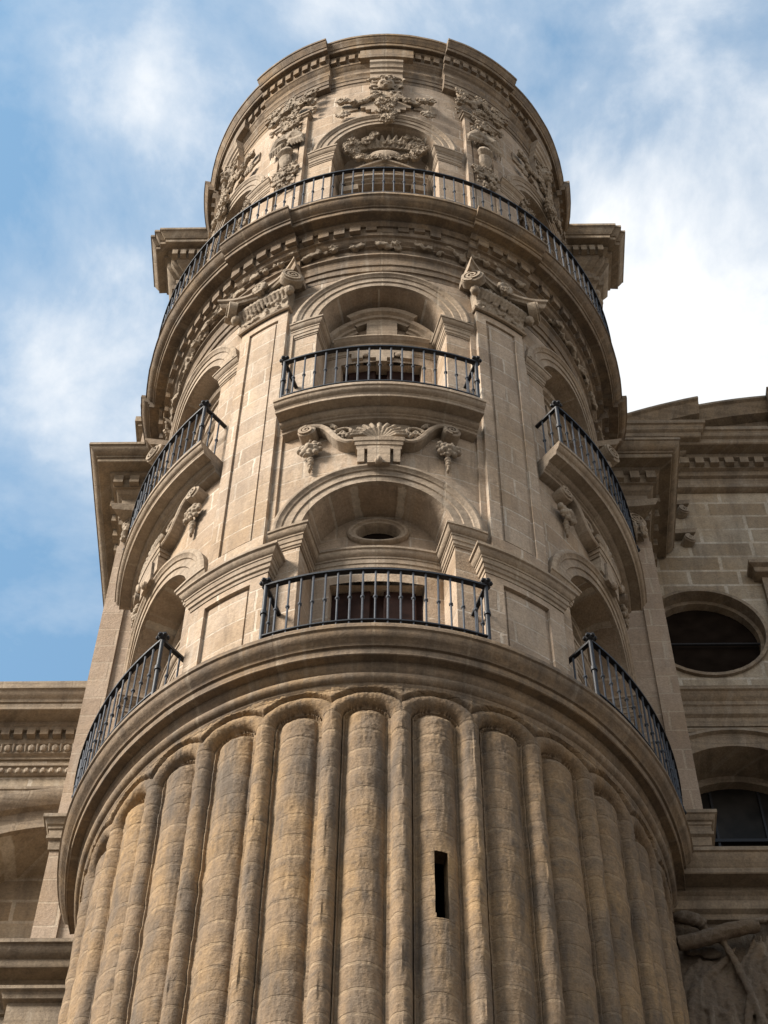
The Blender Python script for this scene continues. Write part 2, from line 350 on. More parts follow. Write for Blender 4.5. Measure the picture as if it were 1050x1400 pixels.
# ------------------------------------------------------------------ cornices
g1 = [(2.6, 20.23), (3.35, 20.23), (3.355, 20.16), (3.335, 20.145), (3.33, 20.10), (3.30, 20.045), (3.265, 20.02), (3.25, 19.99), (3.25, 19.975), (3.225, 19.97), (3.222, 19.87), (3.21, 19.862),
      (3.205, 19.868), (3.13, 19.87), (3.125, 19.83), (3.11, 19.79), (3.075, 19.76), (3.07, 19.74), (3.10, 19.725), (3.115, 19.69), (3.11, 19.65), (3.085, 19.615), (3.06, 19.605), (3.058, 19.575), (3.05, 19.565), (3.045, 19.545), (2.6, 19.545)]
ring(MB(), g1, bpath(-95, 95)).build('lower_gallery_cornice', 'corn', TOWER, j=.005)
mbx = MB(); b2 = [(2.6, 25.63), (3.36, 25.63), (3.362, 25.57), (3.345, 25.56), (3.34, 25.525), (3.315, 25.49), (3.295, 25.48), (3.29, 25.455), (3.285, 25.45), (3.285, 25.40), (3.275, 25.395), (3.27, 25.402), (3.15, 25.405), (3.145, 25.37), (3.12, 25.34), (3.085, 25.33), (3.083, 25.31), (3.06, 25.30), (3.055, 25.26), (3.03, 25.25), (2.97, 25.24), (2.6, 25.24)]
res3 = [(p, 9.2) for p in PILS]
g3 = [(2.6, 31.38), (3.54, 31.38), (3.545, 31.31), (3.525, 31.30), (3.515, 31.25), (3.47, 31.185), (3.425, 31.16), (3.42, 31.12), (3.40, 31.115), (3.397, 31.03), (3.385, 31.02), (3.375, 31.027), (3.25, 31.03), (3.245, 30.98), (3.21, 30.95), (3.20, 30.935), (3.17, 30.935), (3.165, 30.70), (3.13, 30.69),
      (3.11, 30.62), (3.06, 30.58), (3.055, 30.56), (3.01, 30.55), (3.01, 30.33), (3.055, 30.32), (3.06, 30.27), (3.02, 30.24), (3.015, 30.20), (3.01, 30.19), (3.005, 30.03), (2.985, 30.025), (2.98, 29.88), (2.955, 29.875), (2.955, 29.75), (2.6, 29.75)]
ring(MB(), g3, bpath(-100, 100, res3, ex=.07)).build('upper_gallery_cornice', 'corn', TOWER, j=.008)
rest = [(0, 0.0)]+[(p, 12.4) for p in PILS]
gt = [(2.6, 39.82), (3.23, 39.82), (3.232, 39.74), (3.215, 39.73), (3.20, 39.66), (3.165, 39.60), (3.155, 39.56), (3.14, 39.555), (3.137, 39.45), (3.125, 39.44), (3.12, 39.447), (3.055, 39.45), (3.05, 39.39), (3.03, 39.37), (3.0, 39.36), (2.995, 39.02), (2.975, 39.0), (2.96, 38.93), (2.93, 38.90), (2.92, 38.88), (2.92, 38.62), (2.965, 38.60), (2.97, 38.52), (2.945, 38.48),
      (2.94, 38.34), (2.93, 38.335), (2.925, 38.20), (2.91, 38.19), (2.905, 38.07), (2.6, 38.07)]
ring(MB(), gt, bpath(-104, 104, rest[1:], ex=.10)).build('crowning_cornice', 'corn', TOWER, j=.007)
# roof slab
mb = MB(); R = [[P(a, r, z) for a in rng(-180, 180, 6)] for r, z in ((3.1, 39.80), (2.2, 40.0), (0.01, 40.15))]; mb.rows(R); mb.build('roof', 'corn', TOWER)
# dentil courses
def dentils(name, a, b, step, wd, r0, r1, z0, z1, skip=None, ress=(), ex=.07, par=TOWER, worn=None):
    mb = MB(); x = a; rnd = random.Random(int(abs(z0)*10))
    while x < b:
        e = ex if any(c-h < x < c+h for c, h in ress) else 0
        if not (skip and skip(x)):
            dz = rnd.uniform(-.01, .01); dr = rnd.uniform(-.012, .004)
            if worn and worn(x): dr -= rnd.uniform(.02, .09); dz += rnd.uniform(0, .1)
            mb.hexa([P(x-wd, r0+e, z0+dz), P(x+wd, r0+e, z0+dz), P(x+wd, r1+e+dr, z0+dz), P(x-wd, r1+e+dr, z0+dz), P(x-wd, r0+e, z1), P(x+wd, r0+e, z1), P(x+wd, r1+e+dr, z1), P(x-wd, r1+e+dr, z1)])
        x += step
    mb.build(name, 'corn', par, j=.006)
dentils('dentil_course', -92, 93, 4.05, 1.35, 3.12, 3.235, 30.73, 30.936, ress=res3, worn=lambda x: -3 < x < 22)
dentils('dentil_course', -92, 93, 3.1, .95, 2.97, 3.06, 39.13, 39.355, ress=rest, ex=.10)
# frieze of eroded carving between the dentils and the architrave
mb = MB(); rnd = random.Random(4)
for a in rng(-92, 92, 1.1):
    e = .07 if any(c-h < a < c+h for c, h in res3) else 0
    s = rnd.uniform(.05, .095)
    foliate(mb, P(a+rnd.uniform(-.6, .6), 3.045+e+rnd.uniform(-.03, .03), 30.60+rnd.uniform(-.10, .14)), s*.9)
o = mb.build('weathered_frieze', 'carve', TOWER); remesh(o, .02, .014)

# ------------------------------------------------------------------ drums with arched niches
def arch_fn(c, ha, zs, a):
    def inside(u): return abs(u-c) < ha-1e-6
    def zt(u):
        x = (u-c)/ha; return zs+a*sqrt(max(0, 1-x*x))
    return inside, zt
def drum(name, Rw, z0, z1, zs, ha, lo=-100, hi=100):
    a = Rw*RD(ha); us = [lo]
    for c in BAYS:
        us += rng(us[-1], c-ha, 3)[1:]; us += cosx(c, ha, 20)[1:]
    us += rng(us[-1], hi, 3)[1:]
    ins = [arch_fn(c, ha, zs, a) for c in BAYS]
    def inside(u): return any(f[0](u) for f in ins)
    def zt(u):
        c = min(BAYS, key=lambda b: abs(b-u)); return arch_fn(c, ha, zs, a)[1](u)
    mb = MB(); holed(mb, lambda u, z: P(u, Rw, z), us, z0, z1, inside, None, zt)
    mb.build(name, 'wall', TOWER, smooth=30)
def soffit_and_back(c, Rw, Ri, zf, zs, ha, door, ocu=None, flat=False):
    a = Rw*RD(ha)
    path = [(c-ha, zf), (c-ha, (zf+zs)/2)]+[(c-ha*cos(pi*k/24), zs+a*sin(pi*k/24)) for k in range(25)]+[(c+ha, (zf+zs)/2), (c+ha, zf)]
    mb = MB(); mb.rows([[P(p, r, z) for p, z in path] for r in (Rw, (Rw+Ri)/2, Ri)])
    us = sorted(set([round(x, 4) for x in rng(c-ha, c+ha, 1.5)]+[c-door[0], c+door[0]]))
    zm = zs
    holed(mb, lambda u, z: P(u, Ri, z), us, zf-.02, zm, lambda u: abs(u-c) < door[0], None, lambda u: door[1])
    top = zs+a+.03
    if ocu:
        oa, ob, oz = ocu
        us = sorted(set([round(x, 4) for x in rng(c-ha, c+ha, 1.5)]+[round(x, 4) for x in cosx(c, oa, 20)]))
        us = [u for u in us if abs(u-c) >= oa-1e-3 or True]
        f = lambda s: (lambda u: oz+s*ob*sqrt(max(0, 1-((u-c)/oa)**2)))
        holed(mb, lambda u, z: P(u, Ri, z), us, zm, top, lambda u: abs(u-c) < oa, f(-1), f(1))
    else: mb.rows([[P(u, Ri, z) for z in (zm, top)] for u in us])
    n = mb.build('niche', 'wall', TOWER, smooth=30)
    # opening
    d0, dz = door; r = MB(); q = [(c-d0, zf), (c-d0, dz), (c+d0, dz), (c+d0, zf)]
    r.rows([[P(a_, rr, z_) for a_, z_ in q] for rr in (Ri, Ri-.15)])
    r.build('door_reveal', 'wall', n, smooth=0)
    dd = MB()
    R_ = Ri-.13; 
    dd.hexa([P(c-d0, R_-.06, zf), P(c+d0, R_-.06, zf), P(c+d0, R_, zf), P(c-d0, R_, zf), P(c-d0, R_-.06, dz-.01), P(c+d0, R_-.06, dz-.01), P(c+d0, R_, dz-.01), P(c-d0, R_, dz-.01)])
    for s in (-.5, .5):
        for zz in (zf+.25, zf+.25+(dz-.01-zf)*.52):
            w_ = d0*.36; h_ = (dz-.01-zf)*.36
            dd.hexa([P(c+s*d0-w_, R_, zz), P(c+s*d0+w_, R_, zz), P(c+s*d0+w_*.93, R_+.025, zz+.02), P(c+s*d0-w_*.93, R_+.025, zz+.02), P(c+s*d0-w_, R_, zz+h_), P(c+s*d0+w_, R_, zz+h_), P(c+s*d0+w_*.93, R_+.025, zz+h_-.02), P(c+s*d0-w_*.93, R_+.025, zz+h_-.02)])
    dd.build('door', 'wood', n, smooth=0)
    v = MB(); v.hexa([P(c-d0-.5, R_-.9, zf), P(c+d0+.5, R_-.9, zf), P(c+d0+.5, R_-.65, zf), P(c-d0-.5, R_-.65, zf), P(c-d0-.5, R_-.9, dz+.3), P(c+d0+.5, R_-.9, dz+.3), P(c+d0+.5, R_-.65, dz+.3), P(c-d0-.5, R_-.65, dz+.3)])
    v.rows([[P(a_, rr, z_) for a_, z_ in q] for rr in (Ri-.15, R_-.9)])
    v.build('dark_passage', 'void', n, smooth=0, fix=False)
    if ocu:
        oa, ob, oz = ocu
        def lp(s, r_, t=0): return [P(c+oa*s*cos(2*pi*k/32), r_, oz+ob*s*sin(2*pi*k/32)) for k in range(32)]
        e = MB(); e.rows([lp(1.42, Ri-.01), lp(1.42, Ri+.03), lp(1.33, Ri+.055), lp(1.2, Ri+.055), lp(1.15, Ri+.035), lp(1.02, Ri+.03), lp(.98, Ri+.01), lp(.92, Ri-.13)], True)
        e.build('oculus_frame', 'trim', n, smooth=40)
        e = MB(); e.add(lp(.95, Ri-.10), [tuple(range(32))]); e.build('oculus_void', 'void', n, fix=False)
    return n
def archivolt(c, Rw, zs, a, w=.33, th=.0):
    pr = [(0, -.02), (0, .035), (.10, .038), (.105, .055), (.205, .058), (.212, .075), (.245, .085), (.262, .105), (.285, .11), (.30, .105), (.325, .09), (.33, -.01)]
    pr = [(s*w/.33, o) for s, o in pr]
    mb = MB(); R = []
    for k in range(37):
        t = pi*k/36; R.append([P(c+math.degrees((a+s)*cos(t)/Rw), Rw+o, zs+(a+s)*sin(t)) for s, o in pr])
    mb.rows(R, False, False); mb.build('archivolt', 'trim', TOWER, j=.004)
def impost(c, Rw, Ri, zt_, ha, ho, h=.42, back=True, out=0.12):
    "moulded band: wall front, jamb, (back), jamb, wall front"
    k = out/.12*1.0; hz = h/.42
    pr = [(0, 0), (.12*k, 0), (.122*k, -.05*hz), (.105*k, -.06*hz), (.10*k, -.10*hz), (.07*k, -.15*hz), (.055*k, -.16*hz), (.055*k, -.20*hz), (.045*k, -.205*hz), (.042*k, -.30*hz), (.03*k, -.31*hz), (.028*k, -.38*hz), (.015*k, -.39*hz), (.012*k, -.42*hz), (0, -.42*hz)]
    def leg(sgn):
        R = []
        for a_ in rng(c+sgn*ho, c+sgn*ha, 2)[:-1]: R.append([P(a_, Rw+p, zt_+z) for p, z in pr])
        R.append([P(c+sgn*(ha-math.degrees(p/Rw)), Rw+p, zt_+z) for p, z in pr])
        R.append([P(c+sgn*(ha-math.degrees(p/Ri)), Ri+(p if back else 0), zt_+z) for p, z in pr]); return R
    if back:
        L_ = leg(-1); Rr = leg(1)[::-1]
        mid = [[P(a_, Ri+p, zt_+z) for p, z in pr] for a_ in rng(c-ha+2.5, c+ha-2.5, 2)]
        MB().rows(L_+mid+Rr, True, True).build('impost_moulding', 'trim', TOWER, j=.003)
    else:
        for s in (-1, 1): MB().rows(leg(s), True, True).build('impost_moulding', 'trim', TOWER, j=.003)

Rw1 = 2.95; HA = 16.6
drum('middle_wall', Rw1, 20.1, 29.8, 23.0, HA) if False else None
def tierwall(name, Rw, z0, z1, zs): drum(name, Rw, z0, z1, zs, HA)
tierwall('first_tier_wall', 2.95, 20.2, 25.3, 22.97)
tierwall('second_tier_wall', 2.95, 25.3, 29.9, 28.5)
tierwall('third_tier_wall', 2.90, 31.3, 38.2, 35.15)
for c in BAYS:
    soffit_and_back(c, 2.95, 2.53, 20.23, 22.97, HA, (11.9, 22.38), (5.6, .19, 23.42))
    archivolt(c, 2.95, 22.97, 2.95*RD(HA))
    impost(c, 2.95, 2.53, 22.97, HA, 23.4, h=.36, out=.11)
    soffit_and_back(c, 2.95, 2.53, 25.63, 28.5, HA, (12.0, 27.92))
    archivolt(c, 2.95, 28.5, 2.95*RD(HA))
    impost(c, 2.95, 2.53, 28.5, HA, 23.4, h=.36, out=.10)
    soffit_and_back(c, 2.90, 2.50, 31.38, 35.15, HA, (11.0, 34.0))
    archivolt(c, 2.90, 35.15, 2.90*RD(HA), w=.30)
    impost(c, 2.90, 2.50, 35.15, HA, 24.2, h=.42, back=False, out=.10)

# ------------------------------------------------------------------ pilasters
def panel_box(mb, c, h, r0, r1, z0, z1, ph=None, pz0=0, pz1=0, dp=.03):
    us = [c-h]+([c-ph] if ph else [])
    us2 = rng(c-(ph or h), c+(ph or h), 1.8); us = ([c-h]+us2+[c+h]) if ph else us2
    F = lambda a, z: P(a, r1, z)
    if not ph:
        mb.rows([[F(a, z0) , F(a, z1)] for a in us])
    else:
        for a, b in zip(us, us[1:]):
            if c-ph-1e-6 <= a and b <= c+ph+1e-6:
                for q0, q1 in ((z0, pz0), (pz1, z1)): mb.rows([[F(a, q0), F(a, q1)], [F(b, q0), F(b, q1)]])
                G = lambda a_, z: P(a_, r1-dp, z)
                i0, i1 = pz0+.04, pz1-.04
                mb.rows([[F(a, pz0), P(a, r1-dp, pz0)], [F(b, pz0), P(b, r1-dp, pz0)]]); mb.rows([[F(a, pz1), P(a, r1-dp, pz1)], [F(b, pz1), P(b, r1-dp, pz1)]])
                mb.rows([[G(a, pz0), G(a, pz1)], [G(b, pz0), G(b, pz1)]])
            else: mb.rows([[F(a, z0), F(a, z1)], [F(b, z0), F(b, z1)]])
        for s in (-1, 1): mb.rows([[F(c+s*ph, pz0), F(c+s*ph, pz1)], [P(c+s*ph, r1-dp, pz0), P(c+s*ph, r1-dp, pz1)]])
        # raised field with its own arris
        f = .8; fz = .05; rf = r1-dp+.014
        A = rng(c-ph+f, c+ph-f, 1.8)
        mb.rows([[P(a, rf-.03, pz0+fz), P(a, rf, pz0+fz), P(a, rf, pz1-fz), P(a, rf-.03, pz1-fz)] for a in A])
        for a in (A[0], A[-1]): mb.rows([[P(a, rf-.03, pz0+fz), P(a, rf, pz0+fz)], [P(a, rf-.03, pz1-fz), P(a, rf, pz1-fz)]])
    for s in (-1, 1): mb.rows([[P(c+s*h, r0, z0), P(c+s*h, r0, z1)], [F(c+s*h, z0), F(c+s*h, z1)]])
    for z in (z0, z1): mb.rows([[P(a, r0, z), P(a, r1, z)] for a in us])
def wrapband(mb, c, h, r0, r1, prof):
    "moulding round a pilaster: prof = list of (projection, z)"
    R = []
    R.append([P(c-h-math.degrees(p/r1), r0, z) for p, z in prof])
    for a in rng(c-h, c+h, 2): R.append([P(a+(math.degrees(p/r1)*(-1 if a == c-h else 1) if abs(abs(a-c)-h) < 1e-6 else 0), r1+p, z) for p, z in prof])
    R.append([P(c+h+math.degrees(p/r1), r0, z) for p, z in prof])
    mb.rows(R, True, True)

def spiral(mb, Mx, R=.14, turns=2.3, th=.035, wd=.10, flip=1):
    "volute: disc with a raised spiral fillet; local x,z plane, axis = y"
    n = int(turns*16); R2 = []
    for y0, y1, rr in ((-wd, wd*.6, R*.97),):
        mb.rows([[tuple(Mx @ Vector((rr*s*cos(2*pi*k/20), y, rr*s*sin(2*pi*k/20)))) for k in range(20)] for s, y in ((.01, y0), (1, y0), (1, y1), (.9, y1+.008), (.01, y1+.008))], True, True)
    for i in range(n+1):
        t = i/n; r = R*(1-.86*t); a = flip*(pi/2+2*pi*turns*t); w_ = th*(1-.5*t)
        c1, s1 = cos(a), sin(a); yo = wd*.6
        R2.append([tuple(Mx @ Vector(((r+d)*c1, yo+yy, (r+d)*s1))) for d, yy in ((0, -.02), (0, .03), (-w_, .03), (-w_, -.02))])
    mb.rows(R2, True, True)
    mb.ball(Mx @ Vector((0, wd*.6, 0)), (R*.16,)*3)
def capital(c, h, r0, r1, z0, z1, rn):
    par = MB(); wrapband(par, c, h, r0, r1, [(0, z0-.05), (.03, z0-.05), (.045, z0-.02), (.03, z0+.01), (.0, z0+.015)])
    a = par.build('necking', 'trim', None, j=.003)
    # carved bell
    bl = MB()
    bl.hexa([P(c-h, r0, z0), P(c+h, r0, z0), P(c+h, r1+.01, z0), P(c-h, r1+.01, z0), P(c-h-.6, r0, z1-.1), P(c+h+.6, r0, z1-.1), P(c+h+.6, r1+.07, z1-.1), P(c-h-.6, r1+.07, z1-.1)])
    for k in range(60):
        ph = c+rn.uniform(-h, h); zz = z0+rn.uniform(.0, z1-z0-.1); s = rn.uniform(.025, .055)
        foliate(bl, P(ph, r1+.01+.06*(zz-z0)/(z1-z0), zz), s*.8, 1.3)
    for k in range(13):     # pendent leaves
        ph = c-h+2*h*k/12; bl.tube([P(ph, r1+.07, z1-.18), P(ph, r1+.09, z1-.3), P(ph, r1+.03, z1-.45)], [.035, .04, .015], 6)
    for q in (-.16, 0, .16): foliate(bl, P(c, r1+.15, z1-.1+q*.2), .08)
    for k in range(9):
        t = 2*pi*k/9; bl.ball(Vector(frame(c, r1+.17, z1-.02) @ Vector((.085*cos(t), 0, .085*sin(t)))), .045)
    b = bl.build('carved_bell', 'carve', None); remesh(b, .011, .005)
    # abacus with horned, hollowed sides
    ab = MB(); hh = h+3.6; R = []
    for u in rng(-1, 1, .1):
        pr_ = .10+.23*abs(u)**2.4; a_ = c+u*hh
        R.append([P(a_, r0-.1, z1-.06), P(a_, r1+pr_-.06, z1-.06), P(a_, r1+pr_-.02, z1-.01), P(a_, r1+pr_-.02, z1+.02), P(a_, r1+pr_+.02, z1+.04), P(a_, r1+pr_+.02, z1+.10), P(a_, r0-.1, z1+.10)])
    ab.rows(R, True, True); d = ab.build('abacus', 'trim', None, j=.004)
    out = [a, b, d]
    for s in (-1, 1):
        v = MB(); base = frame(c+s*(h+1.9), r1+.16, z1-.19)
        Mx = base @ Matrix.Rotation(RD(-s*38), 4, 'Z')
        spiral(v, Mx, R=.165, wd=.07, flip=s, th=.04)
        v.tube([P(c+s*h*.2, r1+.07, z1-.06), P(c+s*h*.6, r1+.11, z1-.05), P(c+s*(h+.8), r1+.19, z1-.06), P(c+s*(h+2), r1+.21, z1-.1)], [.03, .035, .04, .03], 6)
        v.ball(P(c+s*(h+1.0), r1+.1, z1-.40), (.07, .07, .09))
        out.append(v.build('volute', 'carve', None, j=.006))
    return out
rn = random.Random(7)
LOW = [(0, 22.42), (.13, 22.42), (.132, 22.37), (.11, 22.355), (.105, 22.32), (.08, 22.28), (.065, 22.27), (.065, 22.24), (.055, 22.235), (.05, 22.16), (.035, 22.15), (.03, 22.09), (.012, 22.08), (.01, 22.02), (0, 22.02)]
for c in PILS:
    mb = MB(); panel_box(mb, c, 9.2, 2.85, 3.08, 20.2, 22.05, 5.4, 20.45, 21.9, dp=.045)
    o = mb.build('pedestal', 'wall', TOWER, smooth=30)
    mb = MB(); wrapband(mb, c, 9.2, 2.85, 3.08, LOW); mb.build('pedestal_cornice', 'trim', o, j=.003)
    mb = MB(); panel_box(mb, c, 6.9, 2.85, 3.045, 22.42, 29.0, 4.3, 22.95, 28.82, dp=.03)
    # thin side strip that backs the pilaster
    panel_box(mb, c, 8.4, 2.85, 2.985, 22.42, 29.0)
    p = mb.build('pilaster', 'wall', TOWER, smooth=30)
    for o2 in capital(c, 6.9, 2.85, 3.06, 29.05, 29.78, rn): o2.parent = p
    # third tier pilaster
    mb = MB(); panel_box(mb, c, 5.6, 2.80, 2.99, 31.38, 37.0, 3.9, 32.9, 36.85, dp=.035)
    p = mb.build('pilaster', 'wall', TOWER, smooth=30)
    mb = MB(); wrapband(mb, c, 5.6, 2.8, 2.99, [(0, 37.12), (.06, 37.12), (.062, 37.07), (.04, 37.06), (.03, 37.02), (0, 37.0)]); mb.build('necking', 'trim', p)
    mb = MB(); wrapband(mb, c, 5.6, 2.8, 2.99, [(0, 32.0), (.06, 31.95), (.10, 31.75), (.12, 31.72), (.12, 31.38), (0, 31.38)]); mb.build('pilaster_base', 'trim', p)

# ------------------------------------------------------------------ second tier balconies
def bracket_pts(s):
    "centre line of the scrolled strap, (phi, z) from the wall scroll to the console"
    return [(s*16.2, 25.20), (s*14.4, 25.17), (s*12.9, 25.13), (s*11.6, 25.04), (s*10.6, 24.92), (s*9.6, 24.80), (s*8.5, 24.70), (s*7.2, 24.64), (s*5.2, 24.63)]
def rosette(mb, c, r, z, s=1.0, seed=0):
    rr = random.Random(seed); F = frame(c, r, z)
    for ring_, n, sz in ((.0, 1, .05), (.07, 6, .042), (.125, 9, .04)):
        for k in range(n):
            t = 2*pi*k/n+ring_*9; p = F @ Vector((ring_*s*cos(t), .07*s*(1-ring_*3)+rr.uniform(0, .02), ring_*s*sin(t)))
            mb.ball(p, (sz*s*rr.uniform(.8, 1.2),)*3, nu=7, nv=5)
    for k in range(26):
        t = rr.uniform(0, 2*pi); q = rr.uniform(.03, .15)*s; mb.ball(F @ Vector((q*cos(t), .03*s+rr.uniform(0, .05), q*sin(t)*1.15)), .022*s, nu=6, nv=4)
for bi, c in enumerate(BAYS):
    sl = ring(MB(), b2, bpath(c-22.3, c+22.3)).build('balcony_slab', 'trim', TOWER, j=.004)
    # end returns get the same soffit; scrolled straps
    con = MB()
    for a0, a1, r1, za, zb in ((-5.5, 5.5, 3.13, 24.58, 24.65), (-5.2, 5.2, 3.11, 24.51, 24.585), (-4.9, 4.9, 3.09, 24.44, 24.515), (-4.6, -3.1, 3.09, 24.13, 24.45), (3.1, 4.6, 3.09, 24.13, 24.45), (-2.4, 2.4, 3.11, 24.07, 24.45), (-3.3, 3.3, 3.02, 24.2, 24.45)):
        ring(con, [(2.9, zb), (r1, zb), (r1-.012, za), (2.9, za)], [(x, 0) for x in rng(c+a0, c+a1, 1.5)])
    con.ball(P(c, 3.11, 24.09), (.05, .05, .07)); 
    con.build('console', 'trim', sl, j=.003)
    for s in (-1, 1):
        mb = MB(); R = []
        pts = bracket_pts(s); 
        import itertools
        fine = []
        for (a0, z0_), (a1, z1_) in zip(pts, pts[1:]): fine += [(a0+(a1-a0)*k/3, z0_+(z1_-z0_)*k/3) for k in range(3)]
        fine.append(pts[-1])
        for i, (a_, z_) in enumerate(fine):
            q0 = fine[max(0, i-1)]; q1 = fine[min(len(fine)-1, i+1)]
            dx = (q1[0]-q0[0])*RD(1)*3; dz = q1[1]-q0[1]; L_ = math.hypot(dx, dz); nx, nz_ = -dz/L_, dx/L_
            w_ = .035
            R.append([P(c+a_+math.degrees(nx*o_/3), r_, z_+nz_*o_) for o_, r_ in ((-w_, 2.92), (-w_, 3.09), (-w_*.5, 3.105), (w_*.5, 3.105), (w_, 3.09), (w_, 2.92))])
        mb.rows(R, True, True)
        Mx = frame(c+s*16.1, 3.03, 25.08); spiral(mb, Mx, R=.115, wd=.10, turns=1.9, th=.04, flip=-s)
        mb.build('scroll_bracket', 'trim', sl, j=.002)
        mb = MB(); rosette(mb, c+s*15.4, 2.98, 24.70, 1.0, bi*7+s)
        for k in range(5): mb.ball(P(c+s*15.4+.15*(k % 2), 3.0, 24.50-.065*k), (.045-.006*k, .04, .035))
        ro = mb.build('rosette_pendant', 'carve', sl); remesh(ro, .009, .003)
    # shell between the scrolls
    mb = MB()
    for k in range(11):
        t = RD(12+156*k/10); L_ = .37-.03*abs(cos(t)); F = frame(c, 3.0, 24.70)
        mb.tube([F @ Vector((.05*cos(t), .05, .04*sin(t))), F @ Vector((L_*.6*cos(t), .10, L_*.6*sin(t))), F @ Vector((L_*cos(t), .075, L_*sin(t)*.95))], [.012, .026, .034], 6)
    for s in (-1, 1):
        F = frame(c+s*8.0, 3.0, 24.93)
        mb.tube([F @ Vector((s*.12*cos(t)*(1-.09*t)-s*.02, .06, .10*sin(t)*(1-.09*t))) for t in [k*.45 for k in range(18)]], [.03-.001*k for k in range(18)], 6)
        for k in range(16):
            mb.ball(P(c+s*(6.0+k*.34), 3.03+.02*(k % 2), 24.86+.10*sin(k*1.9)+k*.014), (.026, .03, .032), nu=6, nv=4)
        mb.tube([P(c+s*9.6, 3.03, 25.12), P(c+s*10.6, 3.04, 25.2), P(c+s*11.4, 3.03, 25.235)], [.03, .025, .01], 6)
    ring(mb, [(2.9, 25.25), (2.985, 25.25), (2.985, 24.6), (2.9, 24.6)], [(x, 0) for x in rng(c-7, c+7, 2)])
    so = mb.build('shell_relief', 'carve', sl); remesh(so, .009, .002)
    # broken pediment over the second tier door
    mb = MB()
    def arcband(a0, a1, zc, rad, r_, prof, n=10):
        R = []
        for k in range(n+1):
            t = RD(a0+(a1-a0)*k/n)
            R.append([P(c+math.degrees((rad+s_)*cos(t)/2.7), r_+o_, zc+(rad+s_)*sin(t)) for s_, o_ in prof])
        mb.rows(R, True, True)
    pf = [(0, -.3), (0, .02), (.045, .03), (.05, .06), (.09, .07), (.11, .12), (.165, .14), (.17, -.3)]
    arcband(158, 120, 28.18, .66, 2.56, pf); arcband(22, 60, 28.18, .66, 2.56, pf)
    arcband(151, 113, 28.22, .42, 2.54, [(0, -.2), (0, .02), (.05, .03), (.05, -.2)]); arcband(29, 67, 28.22, .42, 2.54, [(0, -.2), (0, .02), (.05, .03), (.05, -.2)])
    arcband(132, 48, 28.47, .52, 2.60, [(q*1.15, o_) for q, o_ in pf])
    ring(mb, [(2.45, 28.95), (2.64, 28.95), (2.64, 28.45), (2.45, 28.45)], [(x, 0) for x in rng(c-4.4, c+4.4, 2)])
    ring(mb, [(2.45, 28.62), (2.58, 28.62), (2.58, 28.45), (2.45, 28.45)], [(x, 0) for x in rng(c-9.0, c+9.0, 2)])
    ring(mb, [(2.45, 28.46), (2.68, 28.46), (2.685, 28.42), (2.66, 28.40), (2.65, 28.37), (2.61, 28.34), (2.61, 28.31), (2.59, 28.28), (2.45, 28.27)], [(x, 0) for x in rng(c-13.6, c+13.6, 2)])
    mb.build('broken_pediment', 'trim', TOWER, j=.005)
    # stepped keystone ornament hanging over the door head
    mb = MB()
    for a0, a1, za, zb in ((-9.5, 9.5, 28.12, 28.3), (-8.8, -5.5, 27.98, 28.12), (5.5, 8.8, 27.98, 28.12), (-3.6, 3.6, 27.97, 28.12), (-1.6, 1.6, 27.86, 27.99)):
        ring(mb, [(2.45, zb), (2.575, zb), (2.575, za), (2.45, za)], [(x, 0) for x in rng(c+a0, c+a1, 2)])
    for a0 in (-4.8, 4.8): mb.ball(P(c+a0, 2.56, 28.08), (.05, .03, .05))
    mb.build('door_head_ornament', 'trim', TOWER, j=.003)
    # third tier: triangular pediment and carved cartouche
    mb = MB()
    def bar(p0, p1, r_, prof, n=6):
        R = []
        for k in range(n+1):
            a_ = p0[0]+(p1[0]-p0[0])*k/n; z_ = p0[1]+(p1[1]-p0[1])*k/n
            R.append([P(c+a_, r_+o_, z_+s_) for s_, o_ in prof])
        mb.rows(R, True, True)
    pf3 = [(0, -.3), (0, .03), (.03, .04), (.05, .09), (.09, .10), (.10, .14), (.14, .15), (.15, -.3)]
    bar((-14.2, 34.28), (0, 34.74), 2.60, pf3); bar((14.2, 34.28), (0, 34.74), 2.60, pf3); bar((-13.2, 34.16), (13.2, 34.16), 2.58, pf3)
    for s in (-1, 1): bar((s*14, 34.0), (s*9, 34.0), 2.56, [(0, -.2), (0, .06), (.12, .09), (.12, -.2)])
    mb.build('triangular_pediment', 'trim', TOWER, j=.003)
    mb = MB(); F = frame(c, 2.62, 35.22); rr = random.Random(31+bi)
    for k in range(40):
        t = RD(-20+220*k/39); ex, ez = .52*cos(t), .40*sin(t)
        foliate(mb, F @ Vector((ex, .05+rr.uniform(-.02, .05), ez)), rr.uniform(.045, .08))
    for k in range(22):
        t = RD(-12+204*k/21); o_ = Vector((cos(t), 0, sin(t)*.75)); q = F @ Vector((.47*o_.x, .06, .36*o_.z)); e_ = F @ Vector(((.66+rr.uniform(-.03, .05))*o_.x, .17, (.76+rr.uniform(-.03, .07))*o_.z))
        mb.tube([q, (q+e_)/2+Vector((0, 0, .03)), e_], [.04, .05, .02], 6); foliate(mb, (q+e_)/2+(e_-q)*rr.uniform(-.2, .5), rr.uniform(.05, .085))
    for k in range(18): foliate(mb, F @ Vector((-.42+.05*k, .10, -.30+.05*sin(k*1.3))), .075)
    for s in (-1, 1):
        mb.tube([F @ Vector((s*(.50+.13*cos(t)*(1-.1*t)), .10, -.02+.13*sin(t)*(1-.1*t))) for t in [k*.5 for k in range(14)]], [.045-.002*k for k in range(14)], 6)
    ca = mb.build('cartouche', 'carve', TOWER); remesh(ca, .0095, .003)
    mb = MB(); mb.ball(F @ Vector((0, .04, -.06)), (.27, .10, .22), M3=frame(c, 0, 0).to_3x3(), nu=20, nv=14); mb.build('cartouche_boss', 'trim', ca, smooth=60)
